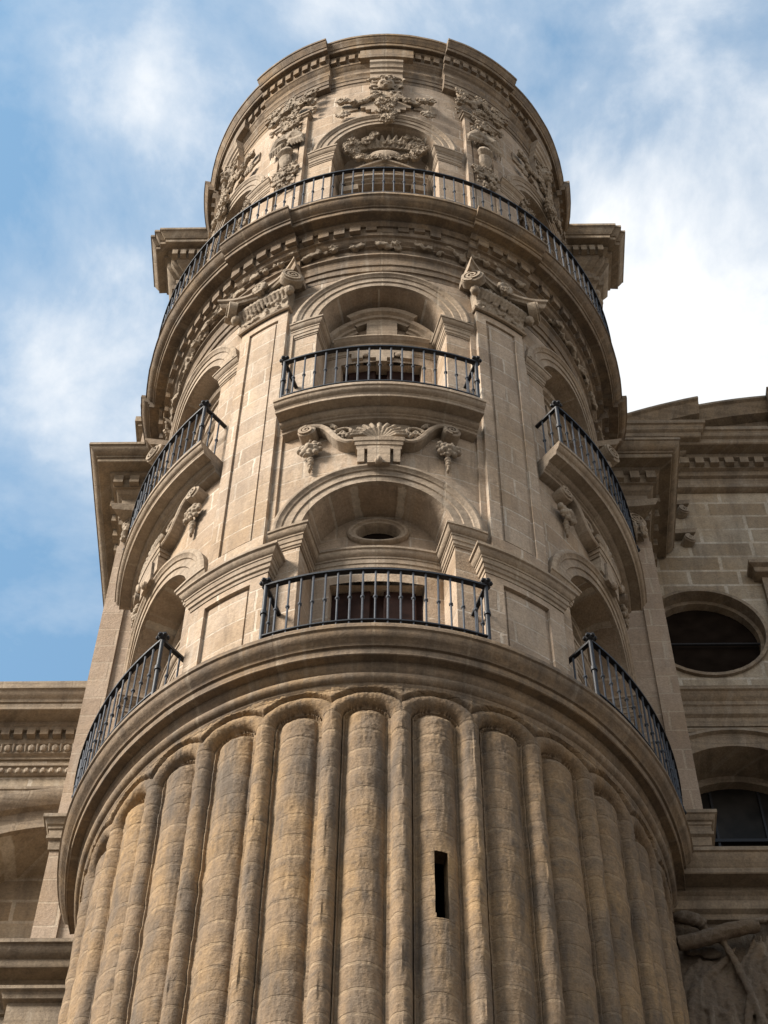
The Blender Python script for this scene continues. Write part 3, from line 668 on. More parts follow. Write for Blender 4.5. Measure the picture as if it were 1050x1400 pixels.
    # mask keystone with garlands
    mb = MB(); rr = random.Random(77+bi)
    def leafblob(a, r, z, s, e=1): foliate(mb, P(c+a, r, z), s*.9, e)
    for k in range(44): leafblob(rr.uniform(-2.9, 2.9)*(1 if k % 3 else .6), 3.0+rr.uniform(0, .12), 35.85+rr.uniform(0, .72), rr.uniform(.05, .085))
    for k in range(30): leafblob(rr.uniform(-3.4, 3.4), 2.98+rr.uniform(0, .09), 36.75+rr.uniform(0, .3), rr.uniform(.04, .07))
    for p_, q_ in ((0, (.15, .13, .22)),): mb.ball(P(c, 3.08, 37.62), q_, M3=frame(c, 0, 0).to_3x3(), nu=12, nv=10)
    for s in (-1, 1):
        mb.ball(P(c+s*1.1, 3.20, 37.72), .028); mb.ball(P(c+s*1.2, 3.18, 37.54), .05); mb.tube([P(c+s*.5, 3.21, 37.79), P(c+s*1.5, 3.21, 37.81), P(c+s*2.2, 3.16, 37.76)], [.02, .028, .015], 5)
        for q_ in ((3.4, 37.86, .14), (3.2, 37.5, .10), (2.7, 37.2, .09)):
            F2 = frame(c+s*q_[0], 3.0, q_[1]); mb.tube([F2 @ Vector((s*q_[2]*cos(t)*(1-.1*t), .07, q_[2]*sin(t)*(1-.1*t))) for t in [k*.5 for k in range(14)]], [.042-.002*k for k in range(14)], 6)
        for k in range(14): leafblob(s*(2.4+rr.uniform(-.3, 1.9)), 2.99+rr.uniform(0, .06), 37.05+.07*k, rr.uniform(.035, .065))
        # garland
        pts = [P(c+s*(3+11*t), 3.0+.05*sin(t*9), 37.16-.30*sin(pi*min(1, t*1.1))*.6-.10*t) for t in [k/14 for k in range(15)]]
        mb.tube(pts, [.055+.025*sin(k*1.7) for k in range(15)], 7)
        for k in range(34):
            t = rr.uniform(0, 1); leafblob(s*(3+11*t), 2.99+rr.uniform(0, .08), 37.16-.18*sin(pi*min(1, t*1.1))-.10*t+rr.uniform(-.07, .07), rr.uniform(.03, .06))
        leafblob(s*14.2, 3.02, 37.08, .11); rosette(mb, c+s*13.4, 2.96, 36.50, .85, 5+bi)
    for k in range(11): leafblob(-2.2+.44*k, 3.10, 37.88+.05*sin(k*2), .06)
    mb.tube([P(c, 3.21, 37.75), P(c, 3.26, 37.58)], [.02, .035], 6); mb.ball(P(c, 3.2, 37.47), (.06, .04, .02)); mb.ball(P(c, 3.19, 37.40), (.05, .04, .04))
    flatten(mb, 2.93, .72)
    ms = mb.build('mask_and_garland', 'carve', TOWER); remesh(ms, .0095, .003)
    mb = MB()
    for a0, a1, za, zb in ((-8.0, 8.0, 36.74, 37.0), (-6.4, 6.4, 36.62, 36.75), (-4.6, 4.6, 36.48, 36.63), (-16.5, -9, 36.78, 37.14), (9, 16.5, 36.78, 37.14)):
        ring(mb, [(2.85, zb), (2.965 if abs(a0) < 8.2 else 2.93, zb), (2.965 if abs(a0) < 8.2 else 2.93, za), (2.85, za)], [(x, 0) for x in rng(c+a0, c+a1, 2)])
    ring(mb, [(2.85, 38.72), (3.12, 38.72), (3.12, 38.62), (3.09, 38.58), (3.08, 38.45), (3.05, 38.42), (3.05, 38.28), (3.02, 38.25), (3.0, 37.1), (2.85, 37.0)], [(x, 0) for x in rng(c-5.2, c+5.2, 2)])
    mb.build('keystone_block', 'trim', TOWER, j=.003)
    ring(MB(), [(2.85, 39.4), (3.09, 39.4), (3.085, 39.0), (2.85, 39.0)], [(x, 0) for x in rng(c-8.6, c+8.6, 2)]).build('bed_mould_block', 'corn', TOWER, j=.004)
# carved trophies hanging down the third tier pilasters
for pi_, c in enumerate(PILS):
    mb = MB(); rr = random.Random(100+pi_)
    def lb(a, r, z, s, e=1): foliate(mb, P(c+a, r, z), s*.9, e)
    def cloud(n, ha, z0, z1, s0, s1, r=3.0):
        for k in range(n): lb(rr.uniform(-ha, ha), r+rr.uniform(0, .08), rr.uniform(z0, z1), rr.uniform(s0, s1))
    for s in (-1, 1):
        for k in range(20): lb(s*(1+k*.34), 3.03+rr.uniform(0, .10), 37.72-.012*k+rr.uniform(-.12, .12), rr.uniform(.05, .10))
        lb(s*7.0, 3.08, 37.85, .14); lb(s*7.4, 3.03, 37.5, .11); lb(s*7.9, 3.0, 37.2, .07); lb(s*7.9, 3.0, 37.05, .05)
        mb.tube([P(c+s*7.2, 3.05, 37.8), P(c+s*5.2, 3.10, 37.55), P(c+s*3, 3.12, 37.6), P(c, 3.12, 37.9)], [.07, .06, .055, .06], 7)
        F2 = frame(c+s*6.4, 3.02, 37.98); mb.tube([F2 @ Vector((s*.14*cos(t)*(1-.1*t), .07, .14*sin(t)*(1-.1*t))) for t in [k*.5 for k in range(14)]], [.045-.002*k for k in range(14)], 6)
    lb(0, 3.10, 37.9, .14); cloud(24, 3.0, 36.85, 37.5, .05, .09)
    lb(0, 3.08, 36.62, .17, 1.1); cloud(20, 3.2, 36.35, 36.9, .045, .08)
    cloud(30, 4.3, 35.85, 36.35, .06, .10, 3.04)
    for s in (-1, 1):
        mb.tube([P(c+s*.5, 3.10, 36.15), P(c+s*3.0, 3.16, 36.0), P(c+s*5.6, 3.12, 35.85)], [.10, .12, .05], 8)
        for k in range(5): mb.tube([P(c+s*(1.4+k*.8), 3.12, 36.05), P(c+s*(1.8+k*.9), 3.15, 35.85-.02*k), P(c+s*(2.0+k), 3.08, 35.72-.02*k)], [.04, .045, .015], 5)
    mb.tube([P(c, 3.05, 35.68), P(c, 3.10, 35.5), P(c, 3.12, 35.42), P(c, 3.05, 35.3), P(c, 3.09, 35.2), P(c, 3.05, 35.02), P(c, 3.05, 34.9)], [.06, .13, .15, .07, .12, .10, .04], 10)
    cloud(34, 3.6, 34.3, 34.9, .045, .085)
    for s in (-1, 1):
        F2 = frame(c+s*1.8, 2.99, 34.6); mb.tube([F2 @ Vector((s*.15*cos(t)*(1-.1*t), .06, .15*sin(t)*(1-.1*t))) for t in [k*.5 for k in range(14)]], [.045-.002*k for k in range(14)], 6)
    cloud(16, 2.6, 33.9, 34.3, .03, .07)
    flatten(mb, 3.0, .65)
    ob = mb.build('carved_trophy', 'carve', TOWER); remesh(ob, .010, .003)

# ------------------------------------------------------------------ iron railings
def railing(label, c, a0, a1, R, z, n, ret, h=1.07, group='iron railings of the round tower'):
    root = thing('iron_railing', label, 'railing', (AX, AY, z), group)
    mb = MB(); pr = [(R-.028, h), (R+.028, h), (R+.028, h-.03), (R-.028, h-.03)]
    ring(mb, pr, [(x, 0) for x in rng(c+a0, c+a1, 1.5)]); mb.build('top_rail', 'irondark', root, smooth=30)
    mb = MB(); ring(mb, [(R-.02, .10), (R+.02, .10), (R+.02, .08), (R-.02, .08)], [(x, 0) for x in rng(c+a0, c+a1, 1.5)]); mb.build('bottom_rail', 'irondark', root, smooth=30)
    # one baluster, copied
    b = MB(); b.tube([(0, 0, .0), (0, 0, h-.02)], .0115, 6)
    for zz, rr in ((h*.5, .027), (h*.5+.0, .027)): b.tube([(0, 0, zz-.02), (0, 0, zz-.01), (0, 0, zz+.01), (0, 0, zz+.02)], [.012, rr*.85, rr*.85, .012], 8, False)
    b.tube([(0, 0, h-.1), (0, 0, h-.03)], [.0115, .015], 6)
    bo = b.build('baluster', 'iron', root, smooth=50); bo.location = P(c+a0+(a1-a0)/n, R, 0)
    for k in range(2, n):
        q = bo.copy(); q.parent = root; COL.objects.link(q); q.location = P(c+a0+(a1-a0)*k/n, R, 0)
        q.rotation_euler.z = k*.7
    for s, a in ((-1, a0), (1, a1)):
        if not ret: continue
        p = MB(); X = Vector(P(c+a, R, 0))
        p.tube([X, X+Vector((0, 0, h+.02))], .024, 8); p.tube([X+Vector((0, 0, h*.5-.03)), X+Vector((0, 0, h*.5+.03))], .036, 8)
        p.ball(X+Vector((0, 0, h+.05)), (.06, .06, .055))
        for k in range(6): t = 2*pi*k/6; p.ball(X+Vector((.05*cos(t), .05*sin(t), h+.05)), .03, nu=6, nv=4)
        p.ball(X+Vector((0, 0, h+.12)), .025)
        p.build('corner_post', 'irondark', root, smooth=50)
        q = MB(); Y = Vector(P(c+a, 2.93, 0)); w_ = Vector((0, 0, 1)).cross((Y-X).normalized())*.022
        for zz in (h-.015,):
            q.hexa([X-w_+Vector((0, 0, zz-.018)), X+w_+Vector((0, 0, zz-.018)), Y+w_+Vector((0, 0, zz-.018)), Y-w_+Vector((0, 0, zz-.018)), X-w_+Vector((0, 0, zz+.018)), X+w_+Vector((0, 0, zz+.018)), Y+w_+Vector((0, 0, zz+.018)), Y-w_+Vector((0, 0, zz+.018))])
        q2 = MB(); q2.hexa([X-w_+Vector((0, 0, .08)), X+w_+Vector((0, 0, .08)), Y+w_+Vector((0, 0, .08)), Y-w_+Vector((0, 0, .08)), X-w_+Vector((0, 0, .1)), X+w_+Vector((0, 0, .1)), Y+w_+Vector((0, 0, .1)), Y-w_+Vector((0, 0, .1))])
        q.build('return_rail', 'irondark', root, smooth=30); q2.build('lower_return_rail', 'irondark', root, smooth=30)
        for t in (.33, .67):
            q = bo.copy(); q.parent = root; COL.objects.link(q); q.location = X.lerp(Y, t)
    return root
railing('black iron railing before the central arch of the lowest gallery, above the fluted shaft', 0, -19.9, 19.9, 3.315, 20.23, 18, True)
railing('black iron railing curving round the left side of the lowest gallery', -62.5, -24, 20.2, 3.315, 20.23, 20, True)
railing('black iron railing curving round the right side of the lowest gallery', 62.5, -20.2, 24, 3.315, 20.23, 20, True)
railing('black iron railing on the central balcony above the shell carving', 0, -20.9, 20.9, 3.315, 25.63, 18, True)
railing('black iron railing on the left balcony of the middle tier', -62.5, -20.9, 20.9, 3.315, 25.63, 18, True)
railing('black iron railing on the right balcony of the middle tier', 62.5, -20.9, 20.9, 3.315, 25.63, 18, True)
railing('long unbroken black iron railing round the highest gallery, under the carved masks', 0, -92, 92, 3.49, 31.38, 76, False)

# ------------------------------------------------------------------ rectangular bell tower body behind the turret
BT = thing('bell_tower', 'square ashlar bell tower body with projecting cornices on both sides behind the round stair tower', 'tower', (AX, AY, 0))
def plan_sweep(mb, prof, pts, cap=True):
    "prof: closed (projection, z); pts: plan polyline, projection goes to the right-hand side"
    n = len(pts); R = []
    for i, p in enumerate(pts):
        p = Vector((p[0], p[1])); ns = []
        if i > 0: d = (p-Vector(pts[i-1][:2])).normalized(); ns.append(Vector((d.y, -d.x)))
        if i < n-1: d = (Vector(pts[i+1][:2])-p).normalized(); ns.append(Vector((d.y, -d.x)))
        m = sum(ns, Vector((0, 0)))/len(ns); m = m/m.length_squared if len(ns) > 1 else m
        R.append([(p.x+m.x*o, p.y+m.y*o, z) for o, z in prof])
    return mb.rows(R, True, cap)
def grid_box(mb, x0, x1, y0, y1, z0, z1): mb.box(x0, x1, y0, y1, z0, z1)
mb = MB(); mb.box(-3.60, 3.60, 1.14, 7.0, 0, 30.4)
mb.box(-3.45, 3.45, 1.12, 1.55, 30.4, 39.4)
mb.build('body', 'pier', BT, smooth=0)
def flat_pilaster(x0, x1, y0, y1, z0, z1, name='corner_pilaster', par=BT, pw=.28, mat='pier', dp=.04):
    mb = MB()
    # frame + sunken panel on the street face, as separate blocks butted together
    w = x1-x0; b = pw
    mb.box(x0, x0+b, y0, y1, z0, z1); mb.box(x1-b, x1, y0, y1, z0, z1)
    mb.box(x0+b, x1-b, y0, y1, z0, z0+.35); mb.box(x0+b, x1-b, y0, y1, z1-.3, z1); mb.box(x0+b, x1-b, y0+dp, y1, z0+.35, z1-.3)
    return mb.build(name, mat, par, smooth=0, fix=False)
BC = [(-.2, 31.38), (.60, 31.38), (.605, 31.31), (.585, 31.30), (.575, 31.25), (.53, 31.185), (.485, 31.16), (.48, 31.12), (.46, 31.115), (.457, 31.03), (.445, 31.02), (.435, 31.027), (.28, 31.03), (.275, 30.98), (.24, 30.95), (.20, 30.935), (.20, 30.70), (.16, 30.69), (.13, 30.62), (.10, 30.6),
      (.06, 30.55), (.06, 30.33), (.10, 30.32), (.10, 30.25), (.07, 30.2), (.06, 30.0), (.04, 29.99), (.04, 29.85), (-.2, 29.85)]
TCN = [(-.2, 39.82), (.62, 39.82), (.62, 39.74), (.60, 39.73), (.57, 39.66), (.54, 39.60), (.52, 39.56), (.50, 39.555), (.50, 39.45), (.49, 39.44), (.36, 39.45), (.35, 39.38), (.30, 39.36), (.28, 39.34), (.28, 39.1), (.22, 39.0), (.15, 38.9), (.10, 38.85), (.10, 38.6), (.15, 38.58), (.14, 38.45), (.08, 38.4), (.05, 38.0), (-.2, 38.0)]
for s in (-1, 1):
    xo = 3.82; x0, x1 = (-xo, -2.86) if s < 0 else (2.86, xo)
    p = flat_pilaster(x0, x1, 1.0, 1.6, 22.0 if False else 0.0, 29.3)
    # side face of the same pilaster runs back
    mb = MB(); mb.box(min(s*xo, s*3.6), max(s*xo, s*3.6), 1.6, 2.45 if s > 0 else 4.2, 0, 29.3); mb.build('side_strip', 'pier', p, smooth=0)
    # low moulded band near the foot of the gallery
    mb = MB(); pts = [(-xo, 2.3), (-xo, 1.0), (-2.8, 1.0)] if s < 0 else [(2.8, 1.0), (xo, 1.0), (xo, 2.28)]
    if s < 0: pts = [(-xo, 2.3), (-xo, 1.0), (-2.8, 1.0)]
    bandp = [(-.05, 22.80), (.13, 22.80), (.13, 22.74), (.11, 22.73), (.08, 22.66), (.06, 22.65), (.06, 22.60), (.045, 22.59), (.045, 22.48), (.06, 22.47), (.06, 22.42), (.03, 22.40), (.02, 22.25), (-.05, 22.25)]
    plan_sweep(mb, bandp, pts); mb.build('moulded_band', 'ctrim', p, j=.002)
    # cornice block
    pts = [(-3.82, 4.2), (-3.82, 1.0), (-2.9, 1.0)] if s < 0 else [(2.9, 1.0), (3.82, 1.0), (3.82, 2.28)]
    mb = MB(); plan_sweep(mb, BC, pts); cb = mb.build('side_cornice', 'ctrim', BT, j=.004)
    mb = MB(); rr = random.Random(3)
    for x in rng(3.0, 3.95, .24): mb.box(min(s*(x-.07), s*(x+.07)), max(s*(x-.07), s*(x+.07)), .72, .85, 30.72, 30.93)
    for y in rng(1.2, 2.2 if s > 0 else 4.0, .26): mb.box(min(s*3.98, s*4.10), max(s*3.98, s*4.10), y-.07, y+.07, 30.72, 30.93)
    mb.box(min(s*2.95, s*4.0), max(s*2.95, s*4.0), .80, .90, 30.74, 30.92); mb.box(min(s*3.9, s*4.03), max(s*3.9, s*4.03), .80, 2.2 if s > 0 else 4.0, 30.74, 30.92)
    mb.build('dentil_course', 'ctrim', cb, j=.004)
    # core above the pilaster
    mb = MB(); mb.box(min(s*2.9, s*3.8), max(s*2.9, s*3.8), 1.02, 2.3 if s > 0 else 4.2, 29.3, 31.3); mb.build('entablature_core', 'pier', cb, smooth=0)
    # ionic corner capital of the pier
    v = MB()
    F = Matrix.Translation((s*3.62, .84, 29.62)) @ Matrix.Rotation(pi, 4, 'Z')
    spiral(v, Matrix.Translation((s*3.60, .93, 29.72)) @ Matrix(((1, 0, 0, 0), (0, -1, 0, 0), (0, 0, 1, 0), (0, 0, 0, 1))) @ Matrix.Rotation(RD(-s*25), 4, 'Z'), R=.19, wd=.12, flip=s)
    v.box(min(s*2.9, s*3.7), max(s*2.9, s*3.7), .86, 1.1, 29.3, 29.85)
    for k in range(30): v.ball((s*random.Random(k).uniform(3.0, 3.75), .88, random.Random(k+50).uniform(29.25, 29.65)), .055, nu=6, nv=5)
    for k in range(8): v.tube([(s*(3.0+.1*k), .84, 29.55), (s*(3.0+.1*k), .82, 29.4), (s*(3.0+.1*k), .93, 29.2)], [.03, .04, .015], 6)
    v.hexa([(s*2.9, 1.1, 29.86), (s*3.70, 1.1, 29.86), (s*3.93, .70, 29.86), (s*2.9, .80, 29.86), (s*2.9, 1.1, 29.98), (s*3.74, 1.1, 29.98), (s*3.98, .66, 29.98), (s*2.9, .76, 29.98)])
    v.build('capital', 'carve', p, j=.008)
    # crowning block at the level of the turret's top
    pts = [(-3.72, 1.5), (-3.72, 1.12), (-3.64, 1.12), (-3.64, 1.02), (-3.54, 1.02), (-3.54, .98), (-2.9, .98)]
    if s > 0: pts = [(-x, y) for x, y in pts[::-1]]
    mb = MB(); plan_sweep(mb, TCN, pts); tb = mb.build('crowning_side_cornice', 'ctrim', BT, j=.004)
    mb = MB()
    for x in rng(2.95, 3.85, .17): mb.box(min(s*(x-.05), s*(x+.05)), max(s*(x-.05), s*(x+.05)), .58, .72, 39.13, 39.34)
    mb.box(min(s*2.9, s*3.86), max(s*2.9, s*3.86), .68, .80, 39.15, 39.32)
    mb.build('dentil_course', 'ctrim', tb, j=.004)
    mb = MB(); mb.box(min(s*2.8, s*3.70), max(s*2.8, s*3.70), 1.04, 1.52, 37.9, 39.78); mb.build('entablature_core', 'pier', tb, smooth=0)
    p3 = flat_pilaster(min(s*2.95, s*3.62), max(s*2.95, s*3.62), .99, 1.5, 31.3, 37.95, pw=.15, dp=.03)
    mb = MB(); rr = random.Random(9)
    for k in range(70): mb.ball((s*rr.uniform(3.05, 3.72), .95-rr.uniform(0, .1), 35.3+2.6*(k/70)+rr.uniform(-.1, .1)), rr.uniform(.04, .11), nu=6, nv=5)
    o = mb.build('carved_trophy', 'carve', p3); remesh(o, .03, .015)
# small pedestal standing on the tower's left shoulder
PD = thing('stepped_pedestal', 'small moulded stone pedestal behind the upper gallery at left, above the big side cornice', 'pedestal', (AX-3.6, AY+1.9, 31.3))
mb = MB(); mb.box(-.38, .6, -.28, .5, 0, 3.9); mb.build('die', 'pier', PD, smooth=0)
mb = MB(); mb.box(-.52, .6, -.40, .5, 2.95, 3.12); mb.box(-.46, .6, -.36, .5, 2.85, 2.95); mb.build('lower_moulding', 'ctrim', PD, smooth=0)
mb = MB(); mb.box(-.50, .6, -.36, .5, 3.62, 3.78); mb.box(-.44, .6, -.33, .5, 3.52, 3.62); mb.box(-.45, .6, -.32, .5, 3.9, 4.05); mb.build('cap_moulding', 'ctrim', PD, smooth=0)

# ------------------------------------------------------------------ church walls either side
def wallP(y): return lambda u, z: (u, y, z)
LW = thing('left_church_wall', 'sunlit church wall with dentilled cornice and a deep round arch left of the tower', 'church wall', (AX, AY, 0))
RWO = thing('right_church_wall', 'shadowed church wall with oval window, arched window and curved gable right of the tower', 'church wall', (AX, AY, 0))
# left: arch centre hidden behind the pier
YL = 2.4; acx, aR, azs = -4.0, 2.35, 22.15
mb = MB(); us = rng(-24, acx-aR, 2)+cosx(acx, aR, 28)[1:]+[-1.0]
holed(mb, wallP(YL), us, 18.0, 27.0, lambda u: abs(u-acx) < aR, None, lambda u: azs+sqrt(max(0, aR**2-(u-acx)**2)), zs=3)
mb.box(-24, -3.0, YL+1.9, YL+2.1, 18, 27.5)
pth = [(acx-aR, 18.0)]+[(acx-aR*cos(pi*k/32), azs+aR*sin(pi*k/32)) for k in range(33)]+[(acx+aR, 18.0)]
mb.rows([[(x, y, z) for x, z in pth] for y in (YL, YL+.7)])
# inner wall of the recess and a smaller arch ring inside it
mb.box(-24, -1.0, YL+.7, YL+1.2, 18, 26.9)
mb.build('wall', 'church', LW, smooth=0)
mb = MB(); R = []
for k in range(41):
    t = pi*k/40; R.append([(acx+(aR+s)*cos(t), YL+o, azs+(aR+s)*sin(t)) for s, o in ((0, .02), (0, -.06), (.14, -.07), (.15, -.03), (.36, -.05), (.38, -.12), (.44, -.16), (.55, -.2), (.62, -.2), (.66, -.12), (.67, .02))])
mb.rows(R, False, False); mb.build('arch_moulding', 'ctrim', LW, j=.004)
mb = MB(); R = []
for k in range(41):
    t = pi*k/40; R.append([(acx-.1+(2.0+s)*cos(t), YL+.7+o, 20.9+(2.0+s)*sin(t)) for s, o in ((0, .02), (0, -.1), (.2, -.12), (.22, .02))])
mb.rows(R, False, False); mb.build('inner_arch', 'ctrim', LW)
mb = MB(); plan_sweep(mb, [(0, 21.75), (.18, 21.75), (.17, 21.65), (.12, 21.6), (.10, 21.45), (0, 21.45)], [(-4.75, YL+.69), (-4.75, YL+.5), (-3.6, YL+.5)]); mb.box(-4.72, -3.6, YL+.53, YL+.69, 18, 21.46); mb.build('inner_pilaster', 'ctrim', LW, j=.003)
LC = [(-.1, 27.17), (.50, 27.17), (.505, 27.0), (.48, 26.99), (.46, 26.9), (.42, 26.86), (.41, 26.80), (.39, 26.795), (.39, 26.66), (.38, 26.65), (.18, 26.66), (.175, 26.60), (.15, 26.58), (.14, 26.52), (.10, 26.51), (.10, 26.26), (.08, 26.25), (.07, 26.08), (.03, 26.05), (.03, 26.0), (-.1, 26.0)]
lx = [(-24, YL), (-3.4, YL)]
mb = MB(); plan_sweep(mb, LC, lx); lc = mb.build('top_cornice', 'ctrim', LW, j=.003)
mb = MB(); x = -10.0
while x < -3.6:
    mb.box(x-.055, x+.055, YL-.185, YL-.09, 26.36, 26.51); x += .175
mb.build('dentil_course', 'ctrim', lc, smooth=0, j=.003)
mb = MB(); x = -10.0
while x < -3.6:
    mb.ball((x, YL-.08, 26.17), (.05, .045, .075), nu=7, nv=5); mb.tube([(x+.08, YL-.1, 26.24), (x+.08, YL-.08, 26.10)], [.018, .008], 5); x += .16
mb.build('egg_and_dart', 'carve', lc)
for z0_, pr_ in ((25.82, .09), (25.36, .05), (25.12, .03)):
    mb = MB(); plan_sweep(mb, [(-.05, z0_), (pr_, z0_), (pr_, z0_-.05), (pr_*.7, z0_-.06), (pr_*.6, z0_-.16), (pr_*.3, z0_-.19), (-.05, z0_-.2)] if pr_ > .04 else [(-.05, z0_), (pr_, z0_), (pr_*.6, z0_-.05), (-.05, z0_-.06)], lx); mb.build('string_course', 'ctrim', LW, j=.003)
mb = MB(); x = -10.0
while x < -3.6: mb.ball((x, YL-.06, 25.70), (.038, .03, .05), nu=6, nv=5); x += .11
mb.build('egg_and_dart', 'carve', LW)
# lower order on the left
mb = MB(); mb.box(-24, -2.0, 1.05, YL+.1, 0, 20.0); mb.build('lower_wall', 'church', LW, smooth=0)
lowc = [(-.1, 20.23), (.45, 20.23), (.452, 20.17), (.43, 20.16), (.42, 20.12), (.38, 20.05), (.36, 20.03), (.34, 20.02), (.34, 19.92), (.33, 19.90), (.15, 19.91), (.14, 19.84), (.10, 19.80), (.09, 19.62), (.05, 19.60), (.04, 19.5), (-.1, 19.5)]
mb = MB(); plan_sweep(mb, lowc, [(-24, 1.05), (-2.4, 1.05)]); mb.build('lower_cornice', 'ctrim', LW, j=.003)
mb = MB(); mb.box(-3.86, -2.4, .82, 1.04, 0, 19.5); plan_sweep(mb, [(-.02, 19.62), (.10, 19.62), (.10, 19.57), (.07, 19.55), (.05, 19.47), (-.02, 19.45)], [(-3.86, 1.04), (-3.86, .82), (-2.4, .82)]); mb.build('lower_pilaster', 'ctrim', LW, smooth=0)

# right
YR = 2.3; ocx, ocz, oa, ob = 4.62, 28.9, .86, 1.10
def seg(name, z0, z1, hole=None, par=RWO):
    mb = MB()
    if hole: cx, hw, zb, zt = hole; us = [1.0]+cosx(cx, hw, 28)+rng(cx+hw, 26, 3)[1:]; holed(mb, wallP(YR), us, z0, z1, lambda u: abs(u-cx) < hw, zb, zt, zs=3)
    else: mb.rows([[(u, YR, z) for z in (z0, z1)] for u in rng(1.0, 26, 3)])
    return mb
mb = seg('', 27.3, 34.3, (ocx, oa, lambda u: ocz-ob*sqrt(max(0, 1-((u-ocx)/oa)**2)), lambda u: ocz+ob*sqrt(max(0, 1-((u-ocx)/oa)**2))))
wR, wz, wcx = 1.02, 25.02, 4.66
m2 = seg('', 18.0, 27.3, (wcx, wR, None, lambda u: wz+sqrt(max(0, wR**2-(u-wcx)**2)))); mb.add(m2.v, m2.f)
mb.build('wall', 'church', RWO, smooth=0)
def oval(s, y): return [(ocx+oa*s*cos(2*pi*k/40), y, ocz+ob*s*sin(2*pi*k/40)) for k in range(40)]
mb = MB(); mb.rows([oval(1.06, YR+.01), oval(1.06, YR-.05), oval(1.0, YR-.05), oval(.99, YR+.12), oval(.93, YR+.13), oval(.92, YR+.26)], True); ow = mb.build('oval_window', 'ctrim', RWO, smooth=40)
mb = MB(); mb.add(oval(.94, YR+.24), [tuple(range(40))]); mb.build('pane', 'void', ow, fix=False)
mb = MB(); mb.tube([(ocx-.8, YR+.18, ocz-.02), (ocx+.8, YR+.18, ocz-.02)], .02); mb.build('glazing_bar', 'irondark', ow)
def arp(r, y, zb=18.0): return [(wcx-r, y, zb)]+[(wcx-r*cos(pi*k/28), y, wz+r*sin(pi*k/28)) for k in range(29)]+[(wcx+r, y, zb)]
mb = MB(); mb.rows([arp(wR+.34, YR+.01), arp(wR+.34, YR-.10), arp(wR+.26, YR-.12), arp(wR+.24, YR-.07), arp(wR+.1, YR-.05), arp(wR, YR-.04), arp(wR, YR+.45), arp(wR-.12, YR+.46), arp(wR-.12, YR+.60)]); aw = mb.build('arched_window', 'ctrim', RWO, smooth=40)
mb = MB(); pr_ = arp(wR-.1, YR+.58); mb.add(pr_, [tuple(range(len(pr_)))]); mb.build('pane', 'glass', aw, fix=False)
mb = MB()
for z in (24.75, 23.2, 21.6): mb.box(wcx-.95, wcx+.95, YR+.53, YR+.57, z-.03, z+.03)
for x in (-.32, .32): mb.box(wcx+x-.015, wcx+x+.015, YR+.54, YR+.56, 20.3, 25.8)
mb.build('glazing_bars', 'irondark', aw, smooth=0)
rx = [(2.5, YR), (26, YR)]
for nm, pf in (('string_cornice', [(-.05, 27.22), (.22, 27.22), (.22, 27.14), (.19, 27.12), (.16, 27.02), (.12, 26.98), (.12, 26.9), (.10, 26.88), (.09, 26.72), (.05, 26.68), (.04, 26.5), (-.05, 26.5)]),
               ('string_course', [(-.05, 26.42), (.07, 26.42), (.09, 26.37), (.07, 26.32), (.03, 26.30), (-.05, 26.29)]),
               ('upper_entablature', [(-.05, 34.36), (.55, 34.36), (.55, 34.26), (.52, 34.24), (.50, 34.12), (.46, 34.08), (.45, 33.98), (.43, 33.96), (.25, 33.97), (.24, 33.86), (.18, 33.84), (.18, 33.62), (.12, 33.6), (.10, 33.5), (.05, 33.48), (.05, 33.22), (.10, 33.2), (.10, 33.12), (.04, 33.08), (-.05, 33.08)])):
    mb = MB(); plan_sweep(mb, pf, rx); e = mb.build(nm, 'ctrim', RWO, j=.004)
mb = MB(); x = 4.6
while x < 10: mb.box(x-.07, x+.07, YR-.27, YR-.17, 33.64, 33.83); x += .24
mb.build('dentil_course', 'ctrim', e, j=.004)
# ressault of the entablature near the tower with its strip pilaster
mb = MB(); plan_sweep(mb, [(-.05, 34.40), (.60, 34.40), (.60, 34.30), (.57, 34.28), (.55, 34.16), (.51, 34.12), (.50, 34.02), (.48, 34.0), (.27, 34.0), (.26, 33.9), (.20, 33.86), (.20, 33.64), (.13, 33.62), (.05, 33.48), (.05, 33.1), (-.05, 33.1)], [(3.4, YR-.06), (4.62, YR-.06), (4.62, YR+.02)]); mb.build('corner_ressault', 'ctrim', RWO, j=.004)
mb = MB(); rr = random.Random(5)
for z_ in (32.35, 31.45):
    MF = Matrix.Translation((4.66, YR-.06, z_)) @ Matrix(((1, 0, 0, 0), (0, -1, 0, 0), (0, 0, 1, 0), (0, 0, 0, 1))) @ Matrix.Rotation(RD(-20), 4, 'Z')
    spiral(mb, MF, R=.10, wd=.10); mb.hexa([(4.2, YR+.02, z_+.14), (4.72, YR+.02, z_+.14), (4.78, YR-.16, z_+.12), (4.2, YR-.12, z_+.12), (4.2, YR+.02, z_+.22), (4.74, YR+.02, z_+.22), (4.81, YR-.19, z_+.19), (4.2, YR-.15, z_+.19)])
mb.build('corner_capital', 'carve', RWO, j=.006)
